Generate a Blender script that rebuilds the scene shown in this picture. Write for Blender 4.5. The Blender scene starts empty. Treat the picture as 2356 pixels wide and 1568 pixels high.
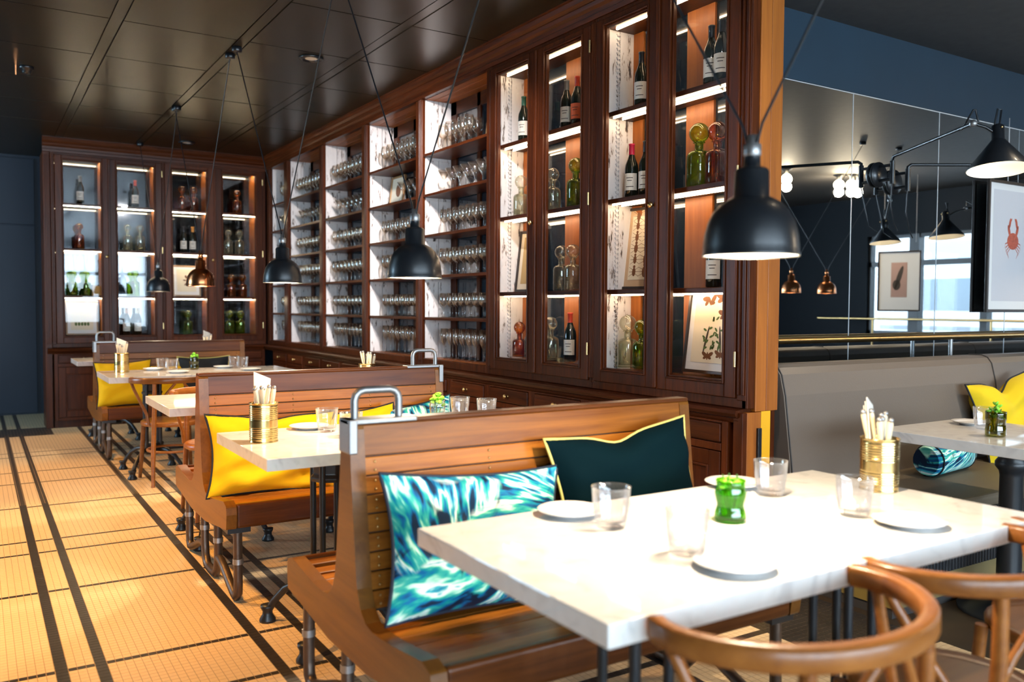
import bpy, math, random
from mathutils import Vector, Matrix
random.seed(7)
SC = bpy.context.scene
COL = SC.collection
PI = math.pi
def R(d): return math.radians(d)

# ------------------------------------------------------------------ camera
CAMZ = 1.32
yaw, pitch, roll = 0.56233, -0.03992, 0.0054
cd = bpy.data.cameras.new('camera'); cam = bpy.data.objects.new('camera', cd); COL.objects.link(cam)
fw = Vector((math.sin(yaw)*math.cos(pitch), math.cos(yaw)*math.cos(pitch), math.sin(pitch)))
rt = Vector((math.cos(yaw), -math.sin(yaw), 0)); up = rt.cross(fw)
rt2 = rt*math.cos(roll)+up*math.sin(roll); up2 = up*math.cos(roll)-rt*math.sin(roll)
cam.matrix_world = Matrix(((rt2.x, up2.x, -fw.x, 0), (rt2.y, up2.y, -fw.y, 0), (rt2.z, up2.z, -fw.z, CAMZ), (0, 0, 0, 1)))
cd.sensor_width = 36; cd.lens = 36*1959/2356; cd.clip_start = 0.05; cd.clip_end = 200
cd.dof.use_dof = True; cd.dof.focus_distance = 4.3; cd.dof.aperture_fstop = 2.2
SC.camera = cam
# ------------------------------------------------------------------ view, world
vs = SC.view_settings
vs.view_transform = 'Standard'; vs.look = 'None'; vs.gamma = 1; vs.use_curve_mapping = False
vs.exposure = 0.0
SC.cycles.transparent_max_bounces = 20; SC.cycles.use_adaptive_sampling = True; SC.cycles.adaptive_threshold = .08
SC.cycles.max_bounces = 6; SC.cycles.diffuse_bounces = 3; SC.cycles.glossy_bounces = 3
SC.cycles.sample_clamp_indirect = 6; SC.cycles.caustics_reflective = False; SC.cycles.caustics_refractive = False
W = bpy.data.worlds.new('sky'); SC.world = W; W.use_nodes = True
bg = W.node_tree.nodes['Background']; bg.inputs[0].default_value = (0.72, 0.88, 1.0, 1); bg.inputs[1].default_value = 7

# ------------------------------------------------------------------ lights (daylight through windows, ceiling spots, added shelf washers)
def area(name, loc, target, sx, sy, power, col):
    l = bpy.data.lights.new(name, 'AREA'); l.shape = 'RECTANGLE'; l.size = sx; l.size_y = sy; l.energy = power; l.color = col
    o = bpy.data.objects.new(name, l); COL.objects.link(o); o.location = loc
    o.rotation_euler = (Vector(target)-Vector(loc)).to_track_quat('-Z', 'Z').to_euler(); return o
def spot(name, loc, target, power, col, ang=60, blend=.6, size=.05):
    l = bpy.data.lights.new(name, 'SPOT'); l.energy = power; l.color = col; l.spot_size = R(ang); l.spot_blend = blend; l.shadow_soft_size = size
    o = bpy.data.objects.new(name, l); COL.objects.link(o); o.location = loc
    o.rotation_euler = (Vector(target)-Vector(loc)).to_track_quat('-Z', 'Y').to_euler(); return o
def point(name, loc, power, col, size=.03, parent=None):
    l = bpy.data.lights.new(name, 'POINT'); l.energy = power; l.color = col; l.shadow_soft_size = size
    o = bpy.data.objects.new(name, l); COL.objects.link(o); o.location = loc; o.parent = parent; return o
DAY = (0.66, 0.83, 1.0); WARM = (1.0, 0.50, 0.12); WARM2 = (1.0, 0.80, 0.56)
# daylight just outside the big panes in the wall behind the camera, and the left wall's window
for i, x in enumerate((-2.6, 0.2, 3.0, 5.8)):
    area('window_daylight', (x, -6.25, 1.75), (x, 0, 1.5), 2.4, 2.1, 310, DAY)
area('window_daylight_left', (-4.25, 8.6, 1.9), (0, 8.9, 1.5), 2.2, 2.0, 230, (.40, .72, 1.0))
DOWN = [(-.55, 3.3, 430, .55, 3.4), (-.55, 5.2, 520, .55, 4.9), (-.60, 7.2, 400, .50, 6.6), (-.65, 9.2, 260, .3, 8.3)]
for x, y, e, tx, ty in DOWN:
    spot('downlight_beam', (x, y, 3.06), (tx, ty, 0), e, WARM, 64, .6, .05)
ADDED_WASH = [(1.95, 3.35, 3.1, 5.6, 1.75, 330), (2.15, 3.95, 3.1, 7.0, 1.75, 420), (2.25, 4.15, 3.1, 8.8, 1.75, 480), (1.6, 1.6, 3.0, 3.6, 1.2, 120)]  # unseen spots added to brighten the open shelves and cabinet fronts
for x, y, tx, ty, tz, e in ADDED_WASH:
    spot('added_shelf_wash', (x, y, 3.05), (tx, ty, tz), e, (1, .90, .86), 44 if e > 200 else 60, .8, .04)
SPOT2 = [(1.967, 9.741, 60, 1.8, 9.3), (2.05, 5.95, 110, 1.9, 5.9), (4.6, 1.0, 230, 4.2, 2.0), (2.75, 1.2, 60, 2.6, 1.6)]
for x, y, e, tx, ty in SPOT2:
    spot('downlight_beam', (x, y, 3.06), (tx, ty, 0), e, WARM2, 80, .7, .05)

# ------------------------------------------------------------------ materials
MATS = {}
def nodes(m):
    m.use_nodes = True; nt = m.node_tree; return nt, nt.nodes['Principled BSDF']
def mat(name, col, rough=.5, metal=0, spec=.5, emit=None, es=0, coat=0, sheen=0, bump=0, bscale=60, var=0, vscale=8, rvar=0):
    if name in MATS: return MATS[name]
    m = bpy.data.materials.new(name); nt, b = nodes(m)
    b.inputs['Base Color'].default_value = (*col, 1); b.inputs['Roughness'].default_value = rough; b.inputs['Metallic'].default_value = metal
    b.inputs['Specular IOR Level'].default_value = spec; b.inputs['Coat Weight'].default_value = coat; b.inputs['Sheen Weight'].default_value = sheen
    b.inputs['Coat Roughness'].default_value = .12
    if emit: b.inputs['Emission Color'].default_value = (*emit, 1); b.inputs['Emission Strength'].default_value = es
    if bump or var or rvar:
        tc = nt.nodes.new('ShaderNodeTexCoord'); n = nt.nodes.new('ShaderNodeTexNoise'); n.inputs['Scale'].default_value = bscale if bump else vscale
        n.inputs['Detail'].default_value = 5
        nt.links.new(tc.outputs['Object'], n.inputs['Vector'])
        if bump:
            bp = nt.nodes.new('ShaderNodeBump'); bp.inputs['Strength'].default_value = bump; bp.inputs['Distance'].default_value = .004
            nt.links.new(n.outputs[0], bp.inputs['Height']); nt.links.new(bp.outputs[0], b.inputs['Normal'])
        if var:
            n2 = nt.nodes.new('ShaderNodeTexNoise'); n2.inputs['Scale'].default_value = vscale; nt.links.new(tc.outputs['Object'], n2.inputs['Vector'])
            mr = nt.nodes.new('ShaderNodeMapRange'); mr.inputs[3].default_value = 1-var; mr.inputs[4].default_value = 1+var
            hs = nt.nodes.new('ShaderNodeHueSaturation'); hs.inputs['Color'].default_value = (*col, 1)
            nt.links.new(n2.outputs[0], mr.inputs[0]); nt.links.new(mr.outputs[0], hs.inputs['Value']); nt.links.new(hs.outputs[0], b.inputs['Base Color'])
    MATS[name] = m; return m
def ramp(nt, stops):
    r = nt.nodes.new('ShaderNodeValToRGB'); e = r.color_ramp.elements
    while len(e) < len(stops): e.new(.5)
    for k, (p, c) in enumerate(stops): e[k].position = p; e[k].color = (*c, 1)
    return r
def wood(name, c1, c2, axis='X', scale=6, rough=.35, coat=.3, spec=.28):
    m = bpy.data.materials.new(name); nt, b = nodes(m); L = nt.links
    tc = nt.nodes.new('ShaderNodeTexCoord'); oi = nt.nodes.new('ShaderNodeObjectInfo')
    ad = nt.nodes.new('ShaderNodeVectorMath'); ad.operation = 'ADD'
    sc = nt.nodes.new('ShaderNodeVectorMath'); sc.operation = 'SCALE'; sc.inputs['Scale'].default_value = 13.7
    cmb = nt.nodes.new('ShaderNodeCombineXYZ')
    for k in range(3): L.new(oi.outputs['Random'], cmb.inputs[k])
    L.new(cmb.outputs[0], sc.inputs[0]); L.new(tc.outputs['Object'], ad.inputs[0]); L.new(sc.outputs[0], ad.inputs[1])
    mp = nt.nodes.new('ShaderNodeMapping'); s = [scale*6]*3; s['XYZ'.index(axis)] = scale*.35
    mp.inputs['Scale'].default_value = s; L.new(ad.outputs[0], mp.inputs[0])
    n = nt.nodes.new('ShaderNodeTexNoise'); n.inputs['Scale'].default_value = 1; n.inputs['Detail'].default_value = 7; n.inputs['Roughness'].default_value = .65
    n.inputs['Distortion'].default_value = .6
    L.new(mp.outputs[0], n.inputs['Vector'])
    r = ramp(nt, [(.28, c2), (.5, tuple((a+q)/2 for a, q in zip(c1, c2))), (.72, c1)]); L.new(n.outputs[0], r.inputs[0])
    hs = nt.nodes.new('ShaderNodeHueSaturation'); mr = nt.nodes.new('ShaderNodeMapRange'); mr.inputs[3].default_value = .75; mr.inputs[4].default_value = 1.25
    L.new(oi.outputs['Random'], mr.inputs[0]); L.new(mr.outputs[0], hs.inputs['Value']); L.new(r.outputs[0], hs.inputs['Color']); L.new(hs.outputs[0], b.inputs['Base Color'])
    bp = nt.nodes.new('ShaderNodeBump'); bp.inputs['Strength'].default_value = .12; bp.inputs['Distance'].default_value = .003
    L.new(n.outputs[0], bp.inputs['Height']); L.new(bp.outputs[0], b.inputs['Normal'])
    b.inputs['Roughness'].default_value = rough; b.inputs['Coat Weight'].default_value = coat; b.inputs['Coat Roughness'].default_value = .18; b.inputs['Specular IOR Level'].default_value = spec
    MATS[name] = m; return m
def thin_glass(name, tint=(1, 1, 1), refl=.75, base=.045, rough=.01, edge=None, power=3.5, milk=0, mc_=(1, .93, .84)):
    m = bpy.data.materials.new(name); m.use_nodes = True; nt = m.node_tree; nt.nodes.clear(); L = nt.links
    out = nt.nodes.new('ShaderNodeOutputMaterial'); mix = nt.nodes.new('ShaderNodeMixShader'); tr = nt.nodes.new('ShaderNodeBsdfTransparent'); gl = nt.nodes.new('ShaderNodeBsdfGlossy')
    lw = nt.nodes.new('ShaderNodeLayerWeight'); lw.inputs[0].default_value = .5
    pw = nt.nodes.new('ShaderNodeMath'); pw.operation = 'POWER'; pw.inputs[1].default_value = power
    ml = nt.nodes.new('ShaderNodeMath'); ml.operation = 'MULTIPLY_ADD'; ml.inputs[1].default_value = refl; ml.inputs[2].default_value = base
    L.new(lw.outputs['Facing'], pw.inputs[0]); L.new(pw.outputs[0], ml.inputs[0]); L.new(ml.outputs[0], mix.inputs[0])
    gl.inputs['Roughness'].default_value = rough; gl.inputs['Color'].default_value = (1, 1, 1, 1)
    if edge:
        mc = nt.nodes.new('ShaderNodeMix'); mc.data_type = 'RGBA'; mc.inputs[6].default_value = (*tint, 1); mc.inputs[7].default_value = (*edge, 1)
        L.new(lw.outputs['Facing'], mc.inputs[0]); L.new(mc.outputs[2], tr.inputs[0])
    else: tr.inputs[0].default_value = (*tint, 1)
    gs_ = gl.outputs[0]
    if milk:
        df = nt.nodes.new('ShaderNodeBsdfTranslucent'); df.inputs[0].default_value = (*mc_, 1); d2 = nt.nodes.new('ShaderNodeBsdfDiffuse'); d2.inputs[0].default_value = (*mc_, 1)
        m3 = nt.nodes.new('ShaderNodeMixShader'); L.new(df.outputs[0], m3.inputs[1]); L.new(d2.outputs[0], m3.inputs[2])
        m4 = nt.nodes.new('ShaderNodeMixShader'); m4.inputs[0].default_value = milk; L.new(gl.outputs[0], m4.inputs[1]); L.new(m3.outputs[0], m4.inputs[2]); gs_ = m4.outputs[0]
    L.new(tr.outputs[0], mix.inputs[1]); L.new(gs_, mix.inputs[2]); L.new(mix.outputs[0], out.inputs[0])
    MATS[name] = m; return m
def chipped(name):      # flaking white paint on old boards
    m = bpy.data.materials.new(name); nt, b = nodes(m); L = nt.links
    tc = nt.nodes.new('ShaderNodeTexCoord'); oi = nt.nodes.new('ShaderNodeObjectInfo'); ad = nt.nodes.new('ShaderNodeVectorMath')
    cm = nt.nodes.new('ShaderNodeCombineXYZ'); mu = nt.nodes.new('ShaderNodeMath'); mu.operation = 'MULTIPLY'; mu.inputs[1].default_value = 19
    L.new(oi.outputs['Random'], mu.inputs[0]); L.new(mu.outputs[0], cm.inputs[2]); L.new(tc.outputs['Object'], ad.inputs[0]); L.new(cm.outputs[0], ad.inputs[1])
    mp = nt.nodes.new('ShaderNodeMapping'); mp.inputs['Scale'].default_value = (26, 26, 6); L.new(ad.outputs[0], mp.inputs[0])
    n = nt.nodes.new('ShaderNodeTexNoise'); n.inputs['Scale'].default_value = 1; n.inputs['Detail'].default_value = 8; n.inputs['Roughness'].default_value = .7; L.new(mp.outputs[0], n.inputs['Vector'])
    r = ramp(nt, [(.36, (.035, .03, .032)), (.40, (.30, .24, .2)), (.43, (.74, .72, .72)), (.6, (.80, .78, .77))]); L.new(n.outputs[0], r.inputs[0])
    L.new(r.outputs[0], b.inputs['Base Color']); b.inputs['Roughness'].default_value = .6
    MATS[name] = m; return m
def marble(name):
    m = bpy.data.materials.new(name); nt, b = nodes(m); L = nt.links
    tc = nt.nodes.new('ShaderNodeTexCoord'); n = nt.nodes.new('ShaderNodeTexNoise'); n.inputs['Scale'].default_value = 9; n.inputs['Detail'].default_value = 9; n.inputs['Distortion'].default_value = 1.6
    L.new(tc.outputs['Object'], n.inputs['Vector'])
    r = ramp(nt, [(.30, (.60, .585, .57)), (.45, (.74, .725, .70)), (.7, (.80, .785, .765))]); L.new(n.outputs[0], r.inputs[0]); L.new(r.outputs[0], b.inputs['Base Color'])
    b.inputs['Roughness'].default_value = .04; MATS[name] = m; return m
def palm(name):      # tropical leaf print: fans of mint, white and turquoise blades on navy
    m = bpy.data.materials.new(name); nt, b = nodes(m); L = nt.links
    tc = nt.nodes.new('ShaderNodeTexCoord'); oi = nt.nodes.new('ShaderNodeObjectInfo')
    def fan(cx, cz, dens, seed):
        mp = nt.nodes.new('ShaderNodeMapping'); mp.inputs['Location'].default_value = (-cx, 0, -cz); L.new(tc.outputs['Object'], mp.inputs[0])
        sp = nt.nodes.new('ShaderNodeSeparateXYZ'); L.new(mp.outputs[0], sp.inputs[0])
        at = nt.nodes.new('ShaderNodeMath'); at.operation = 'ARCTAN2'; L.new(sp.outputs[0], at.inputs[0]); L.new(sp.outputs[2], at.inputs[1])
        ns = nt.nodes.new('ShaderNodeTexNoise'); ns.inputs['Scale'].default_value = 5; L.new(mp.outputs[0], ns.inputs['Vector'])
        ma = nt.nodes.new('ShaderNodeMath'); ma.operation = 'MULTIPLY_ADD'; ma.inputs[1].default_value = .16; L.new(ns.outputs[0], ma.inputs[0]); L.new(at.outputs[0], ma.inputs[2])
        c = nt.nodes.new('ShaderNodeCombineXYZ'); L.new(ma.outputs[0], c.inputs[0]); c.inputs[1].default_value = seed
        ln = nt.nodes.new('ShaderNodeVectorMath'); ln.operation = 'LENGTH'; L.new(mp.outputs[0], ln.inputs[0])
        l2 = nt.nodes.new('ShaderNodeMath'); l2.operation = 'MULTIPLY'; l2.inputs[1].default_value = .5; L.new(ln.outputs[1], l2.inputs[0]); L.new(l2.outputs[0], c.inputs[2])
        t = nt.nodes.new('ShaderNodeTexNoise'); t.inputs['Scale'].default_value = dens; t.inputs['Detail'].default_value = 3; L.new(c.outputs[0], t.inputs['Vector'])
        r = ramp(nt, [(.38, (.003, .016, .045)), (.43, (.0, .13, .34)), (.46, (.0, .27, .30)), (.50, (.05, .45, .38)), (.53, (.40, .78, .62)), (.57, (.86, .93, .88)), (.61, (.05, .42, .50)), (.66, (.0, .12, .30)), (.70, (.003, .02, .06))])
        L.new(t.outputs[0], r.inputs[0]); return r.outputs[0]
    a = fan(-.06, -.34, 13, 3.1); c2 = fan(.40, .06, 13, 7.7)
    nm = nt.nodes.new('ShaderNodeTexNoise'); nm.inputs['Scale'].default_value = 3.2; nm.inputs['Detail'].default_value = 1; L.new(tc.outputs['Object'], nm.inputs['Vector'])
    rr = ramp(nt, [(.47, (0, 0, 0)), (.50, (1, 1, 1))]); L.new(nm.outputs[0], rr.inputs[0])
    mx = nt.nodes.new('ShaderNodeMix'); mx.data_type = 'RGBA'; L.new(rr.outputs[0], mx.inputs[0]); L.new(a, mx.inputs[6]); L.new(c2, mx.inputs[7])
    nb = nt.nodes.new('ShaderNodeTexNoise'); nb.inputs['Scale'].default_value = 4.4; nb.inputs['Detail'].default_value = 5; nb.inputs['Distortion'].default_value = 2.0
    mpn = nt.nodes.new('ShaderNodeMapping'); mpn.inputs['Location'].default_value = (3.3, 1.1, 5.2); L.new(tc.outputs['Object'], mpn.inputs[0]); L.new(mpn.outputs[0], nb.inputs['Vector'])
    r5 = ramp(nt, [(.57, (0, 0, 0)), (.63, (1, 1, 1))]); L.new(nb.outputs[0], r5.inputs[0])
    mx2 = nt.nodes.new('ShaderNodeMix'); mx2.data_type = 'RGBA'; L.new(r5.outputs[0], mx2.inputs[0]); L.new(mx.outputs[2], mx2.inputs[6]); mx2.inputs[7].default_value = (.002, .014, .04, 1)
    L.new(mx2.outputs[2], b.inputs['Base Color']); b.inputs['Roughness'].default_value = .7; b.inputs['Specular IOR Level'].default_value = .25
    MATS[name] = m; return m

mahog = wood('mahogany', (.095, .022, .005), (.026, .0055, .0015), 'Z', 7, .33, .0, spec=.16)
mahogx = wood('mahogany_rail', (.095, .022, .005), (.026, .0055, .0015), 'X', 7, .33, .0, spec=.16)
pine = wood('pine', (.34, .105, .014), (.20, .055, .007), 'Z', 4, .45, .05)
pinex = wood('pine_across', (.30, .090, .016), (.17, .048, .008), 'X', 4, .45, .05)
slatw = wood('bench_slat', (.40, .140, .018), (.19, .055, .008), 'X', 5, .34, .04, spec=.18)
slatd = wood('bench_dark_board', (.15, .044, .009), (.06, .016, .004), 'X', 5, .34, .04, spec=.18)
endw = wood('bench_end', (.24, .090, .012), (.12, .040, .006), 'Y', 3, .34, .1)
chairw = wood('bentwood', (.34, .125, .026), (.19, .060, .012), 'X', 4, .34, .2)
white_boards = chipped('flaking_white_paint')
marb = marble('pale_marble')
palmm = palm('palm_print')
iron = mat('black_iron', (.012, .014, .017), .38, 0, .5)
blackm = mat('black_enamel', (.008, .010, .013), .36, 0, .5, coat=.15)
shade_in = mat('shade_white_lining', (.85, .82, .75), .5)
bulbm = mat('lit_bulb', (1, .9, .7), .3, emit=(1.0, .76, .46), es=60)
copper = mat('copper', (.80, .30, .12), .22, 1)
steel = mat('worn_steel', (.34, .335, .335), .46, .9, bump=.15, bscale=90)
steelp = mat('rusty_pipe', (.12, .085, .065), .42, .75, bump=.3, bscale=50, var=.3, vscale=12)
brass = mat('brass', (.70, .47, .20), .28, 1)
brasst = mat('gold_tin', (.85, .62, .26), .24, 1)
upholm = mat('taupe_leather', (.130, .105, .086), .45, spec=.3, bump=.12, bscale=140)
seamm = mat('dark_seam', (.03, .026, .024), .6)
seatfab = mat('brown_seat_fabric', (.10, .075, .045), .6, bump=.2, bscale=200)
yellow = mat('yellow_velvet', (.82, .48, .004), .8, spec=.2, sheen=.05, bump=.1, bscale=25)
yellow2 = mat('chartreuse_velvet', (.66, .47, .012), .8, spec=.2, sheen=.05, bump=.1, bscale=25)
tealv = mat('dark_teal_velvet', (.0010, .0085, .0125), .85, spec=.04, sheen=0, bump=.12, bscale=22)
blackv = mat('black_fabric', (.006, .008, .012), .8)
pipey = mat('yellow_piping', (.62, .52, .14), .6)
navy = mat('navy_wall', (.0045, .013, .026), .5, spec=.3, var=.15, vscale=3)
bluew = mat('blue_soffit', (.010, .030, .052), .6, spec=.3, var=.12, vscale=3)
navyd = mat('near_black_navy', (.0020, .0055, .011), .6, spec=.2)
ceilm = mat('dark_bronze_ceiling', (.019, .014, .006), .30, spec=.5, var=.2, vscale=2)
ceilg = mat('grey_plaster_ceiling', (.07, .066, .064), .55, var=.25, vscale=14)
darkfl = mat('dark_timber_floor', (.045, .028, .014), .5, var=.3, vscale=5)
darkglass = mat('dark_glass', (.012, .018, .026), .05, 0, .8)
backmir = mat('foxed_mirror', (.055, .058, .062), .06, 1, var=.3, vscale=9)
mirrorm = mat('mirror', (.80, .86, .90), .008, 1)
ledm = mat('led_strip', (1, .9, .8), .4, emit=(1.0, .72, .44), es=52)
ledc = mat('led_strip_cool', (1, .95, .9), .4, emit=(1.0, .78, .48), es=110)
cream = mat('cream_paper', (.80, .72, .56), .7)
paperw = mat('white_paper', (.80, .78, .76), .6)
labelm = mat('bottle_label', (.78, .74, .66), .6)
inkm = mat('dark_ink', (.05, .035, .025), .7)
redm = mat('red_ink', (.45, .06, .03), .6)
porc = mat('white_porcelain', (.86, .84, .82), .15, coat=.3)
bone = mat('bone_handle', (.74, .60, .40), .35)
napk = mat('napkin', (.74, .69, .60), .8)
leafg = mat('green_leaves', (.22, .55, .03), .6)
stemg = mat('green_stems', (.05, .14, .02), .6)
wineg = mat('bottle_glass', (.006, .010, .006), .06, 0, .6, coat=.5)
clear = thin_glass('clear_glass', (.97, .97, .96), .95, .06, edge=(.80, .78, .74))
stemw = thin_glass('stemware_glass', (.995, .99, .985), .95, .07, edge=(.80, .70, .56), power=2.6, milk=.08, rough=.02)
pane_m = thin_glass('window_glass', (.98, .985, .985), .5, .013)
greeng = thin_glass('green_glass', (.72, .84, .20), .8, .10, edge=(.22, .34, .02), milk=.40, mc_=(.42, .62, .04))
vaseg = thin_glass('vase_glass', (.40, .80, .08), .8, .16, edge=(.10, .32, .0), milk=.6, mc_=(.25, .62, .02))
oliveg = thin_glass('olive_glass', (.62, .60, .10), .8, .07, edge=(.25, .25, .0))
amberg = thin_glass('amber_glass', (.88, .50, .14), .8, .10, edge=(.40, .13, .01), milk=.35, mc_=(.70, .24, .02))
clearg = thin_glass('decanter_glass', (.96, .96, .90), .9, .10, edge=(.66, .66, .50), milk=.3, mc_=(.95, .95, .85))
tile_l = mat('cream_tile', (.76, .56, .33), .33, var=.06, vscale=30)
tile_d = mat('black_tile', (.030, .026, .025), .35)
grout = mat('grout', (.42, .30, .19), .8)

# ------------------------------------------------------------------ mesh helpers
class MB:
    def __init__(s): s.v = []; s.f = []; s.sm = []; s.mi = []; s.cur = 0
    def _add(s, vs, fs, smooth=False):
        o = len(s.v); s.v += [tuple(p) for p in vs]
        for f in fs: s.f.append(tuple(i+o for i in f)); s.sm.append(smooth); s.mi.append(s.cur)
    def box(s, a, b):
        x0, y0, z0 = a; x1, y1, z1 = b
        s._add([(x0, y0, z0), (x1, y0, z0), (x1, y1, z0), (x0, y1, z0), (x0, y0, z1), (x1, y0, z1), (x1, y1, z1), (x0, y1, z1)],
               [(0, 3, 2, 1), (4, 5, 6, 7), (0, 1, 5, 4), (1, 2, 6, 5), (2, 3, 7, 6), (3, 0, 4, 7)]); return s
    def prism(s, poly, lo, hi, axis='x', smooth=False):
        n = len(poly)
        def P(p, t):
            return (t, p[0], p[1]) if axis == 'x' else (p[0], t, p[1]) if axis == 'y' else (p[0], p[1], t)
        vs = [P(p, lo) for p in poly]+[P(p, hi) for p in poly]
        s._add(vs, [(i, (i+1) % n, n+(i+1) % n, n+i) for i in range(n)], smooth)
        s._add(vs, [tuple(range(n))[::-1], tuple(range(n, 2*n))]); return s
    def tube(s, pts, r, n=8, closed=False, ell=None, cap=True):
        pts = [Vector(p) for p in pts]; m = len(pts); rs = r if isinstance(r, (list, tuple)) else [r]*m
        tg = []
        for i in range(m):
            a = pts[(i-1) % m] if (closed or i > 0) else pts[i]; b = pts[(i+1) % m] if (closed or i < m-1) else pts[i]
            tg.append((b-a).normalized())
        ref = Vector((0, 0, 1)) if abs(tg[0].z) < .9 else Vector((1, 0, 0))
        u = (ref-tg[0]*ref.dot(tg[0])).normalized(); vs = []
        for i in range(m):
            u = (u-tg[i]*u.dot(tg[i])).normalized(); w = tg[i].cross(u)
            eu, ew = ell if ell else (1, 1)
            for k in range(n):
                a = 2*PI*(k+.5)/n; vs.append(pts[i]+(u*math.cos(a)*eu+w*math.sin(a)*ew)*rs[i])
        fs = []; mm = m if closed else m-1
        for i in range(mm):
            j = (i+1) % m
            for k in range(n): fs.append((i*n+k, i*n+(k+1) % n, j*n+(k+1) % n, j*n+k))
        s._add(vs, fs, True)
        if cap and not closed:
            s._add(vs[:n], [tuple(range(n))[::-1]]); s._add(vs[-n:], [tuple(range(n))])
        return s
    def lathe(s, prof, n=16, c=(0, 0, 0), smooth=True, rmod=None):
        vs = []; m = len(prof)
        for i, (r, z) in enumerate(prof):
            for k in range(n):
                a = 2*PI*k/n; q = r*(rmod(i, k) if rmod else 1); vs.append((c[0]+q*math.cos(a), c[1]+q*math.sin(a), c[2]+z))
        s._add(vs, [(i*n+k, i*n+(k+1) % n, (i+1)*n+(k+1) % n, (i+1)*n+k) for i in range(m-1) for k in range(n)], smooth); return s
    def disc(s, c, r, n=16, nz=1):
        vs = [(c[0]+r*math.cos(2*PI*k/n), c[1]+r*math.sin(2*PI*k/n), c[2]) for k in range(n)]
        s._add(vs, [tuple(range(n)) if nz > 0 else tuple(range(n))[::-1]]); return s
    def ball(s, c, r, n=12, m=8, sz=1):
        prof = [(max(r*math.sin(PI*i/m), 1e-5), -r*math.cos(PI*i/m)*sz) for i in range(m+1)]; return s.lathe(prof, n, c)
    def xf(s, M, start=0):
        for i in range(start, len(s.v)): s.v[i] = tuple(M @ Vector(s.v[i]))
        return s
    def mesh(s, name):
        me = bpy.data.meshes.new(name); me.from_pydata(s.v, [], s.f); me.polygons.foreach_set('use_smooth', s.sm)
        if any(s.mi): me.polygons.foreach_set('material_index', s.mi)
        me.update(); return me
    def build(s, name, m, parent=None, bev=0, loc=None, rot=None, seg=2):
        me = s.mesh(name)
        for q in (m if isinstance(m, (list, tuple)) else [m]): me.materials.append(q)
        o = bpy.data.objects.new(name, me); COL.objects.link(o); o.parent = parent
        if loc: o.location = loc
        if rot: o.rotation_euler = rot
        if bev:
            b = o.modifiers.new('bevel', 'BEVEL'); b.width = bev; b.segments = seg; b.limit_method = 'ANGLE'; b.angle_limit = R(40)
        return o
def box(name, a, b, m, parent=None, bev=0, **k): return MB().box(a, b).build(name, m, parent, bev, **k)
def dup(o, parent=None, loc=None, rot=None, scale=None):
    c = o.copy(); COL.objects.link(c); c.parent = parent
    if loc is not None: c.location = loc
    if rot is not None: c.rotation_euler = rot
    if scale is not None: c.scale = scale
    return c
def tag(o, label, cat, group=None):
    o['label'] = label; o['category'] = cat
    if group: o['group'] = group
    return o
def thing(name, label, cat, loc=(0, 0, 0), rotz=0, group=None):
    o = bpy.data.objects.new(name, None); COL.objects.link(o); o.location = loc; o.rotation_euler = (0, 0, rotz); o.empty_display_size = .05
    return tag(o, label, cat, group)
def struct(o): o['kind'] = 'structure'; return o
def stuff(o): o['kind'] = 'stuff'; return o
KIDS = {}
def copy_tree(root, loc, rotz=None, label=None, group=None):
    r = root.copy(); COL.objects.link(r); r.location = loc
    if rotz is not None: r.rotation_euler = (root.rotation_euler[0], root.rotation_euler[1], rotz)
    if label: r['label'] = label
    if group: r['group'] = group
    for ch in root.children:
        c = ch.copy(); COL.objects.link(c); c.parent = r
        for g in ch.children:
            d = g.copy(); COL.objects.link(d); d.parent = c
    return r
ORD = ['first', 'second', 'third', 'fourth', 'fifth', 'sixth', 'seventh', 'eighth', 'ninth', 'tenth', 'eleventh', 'twelfth', 'thirteenth']
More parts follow.
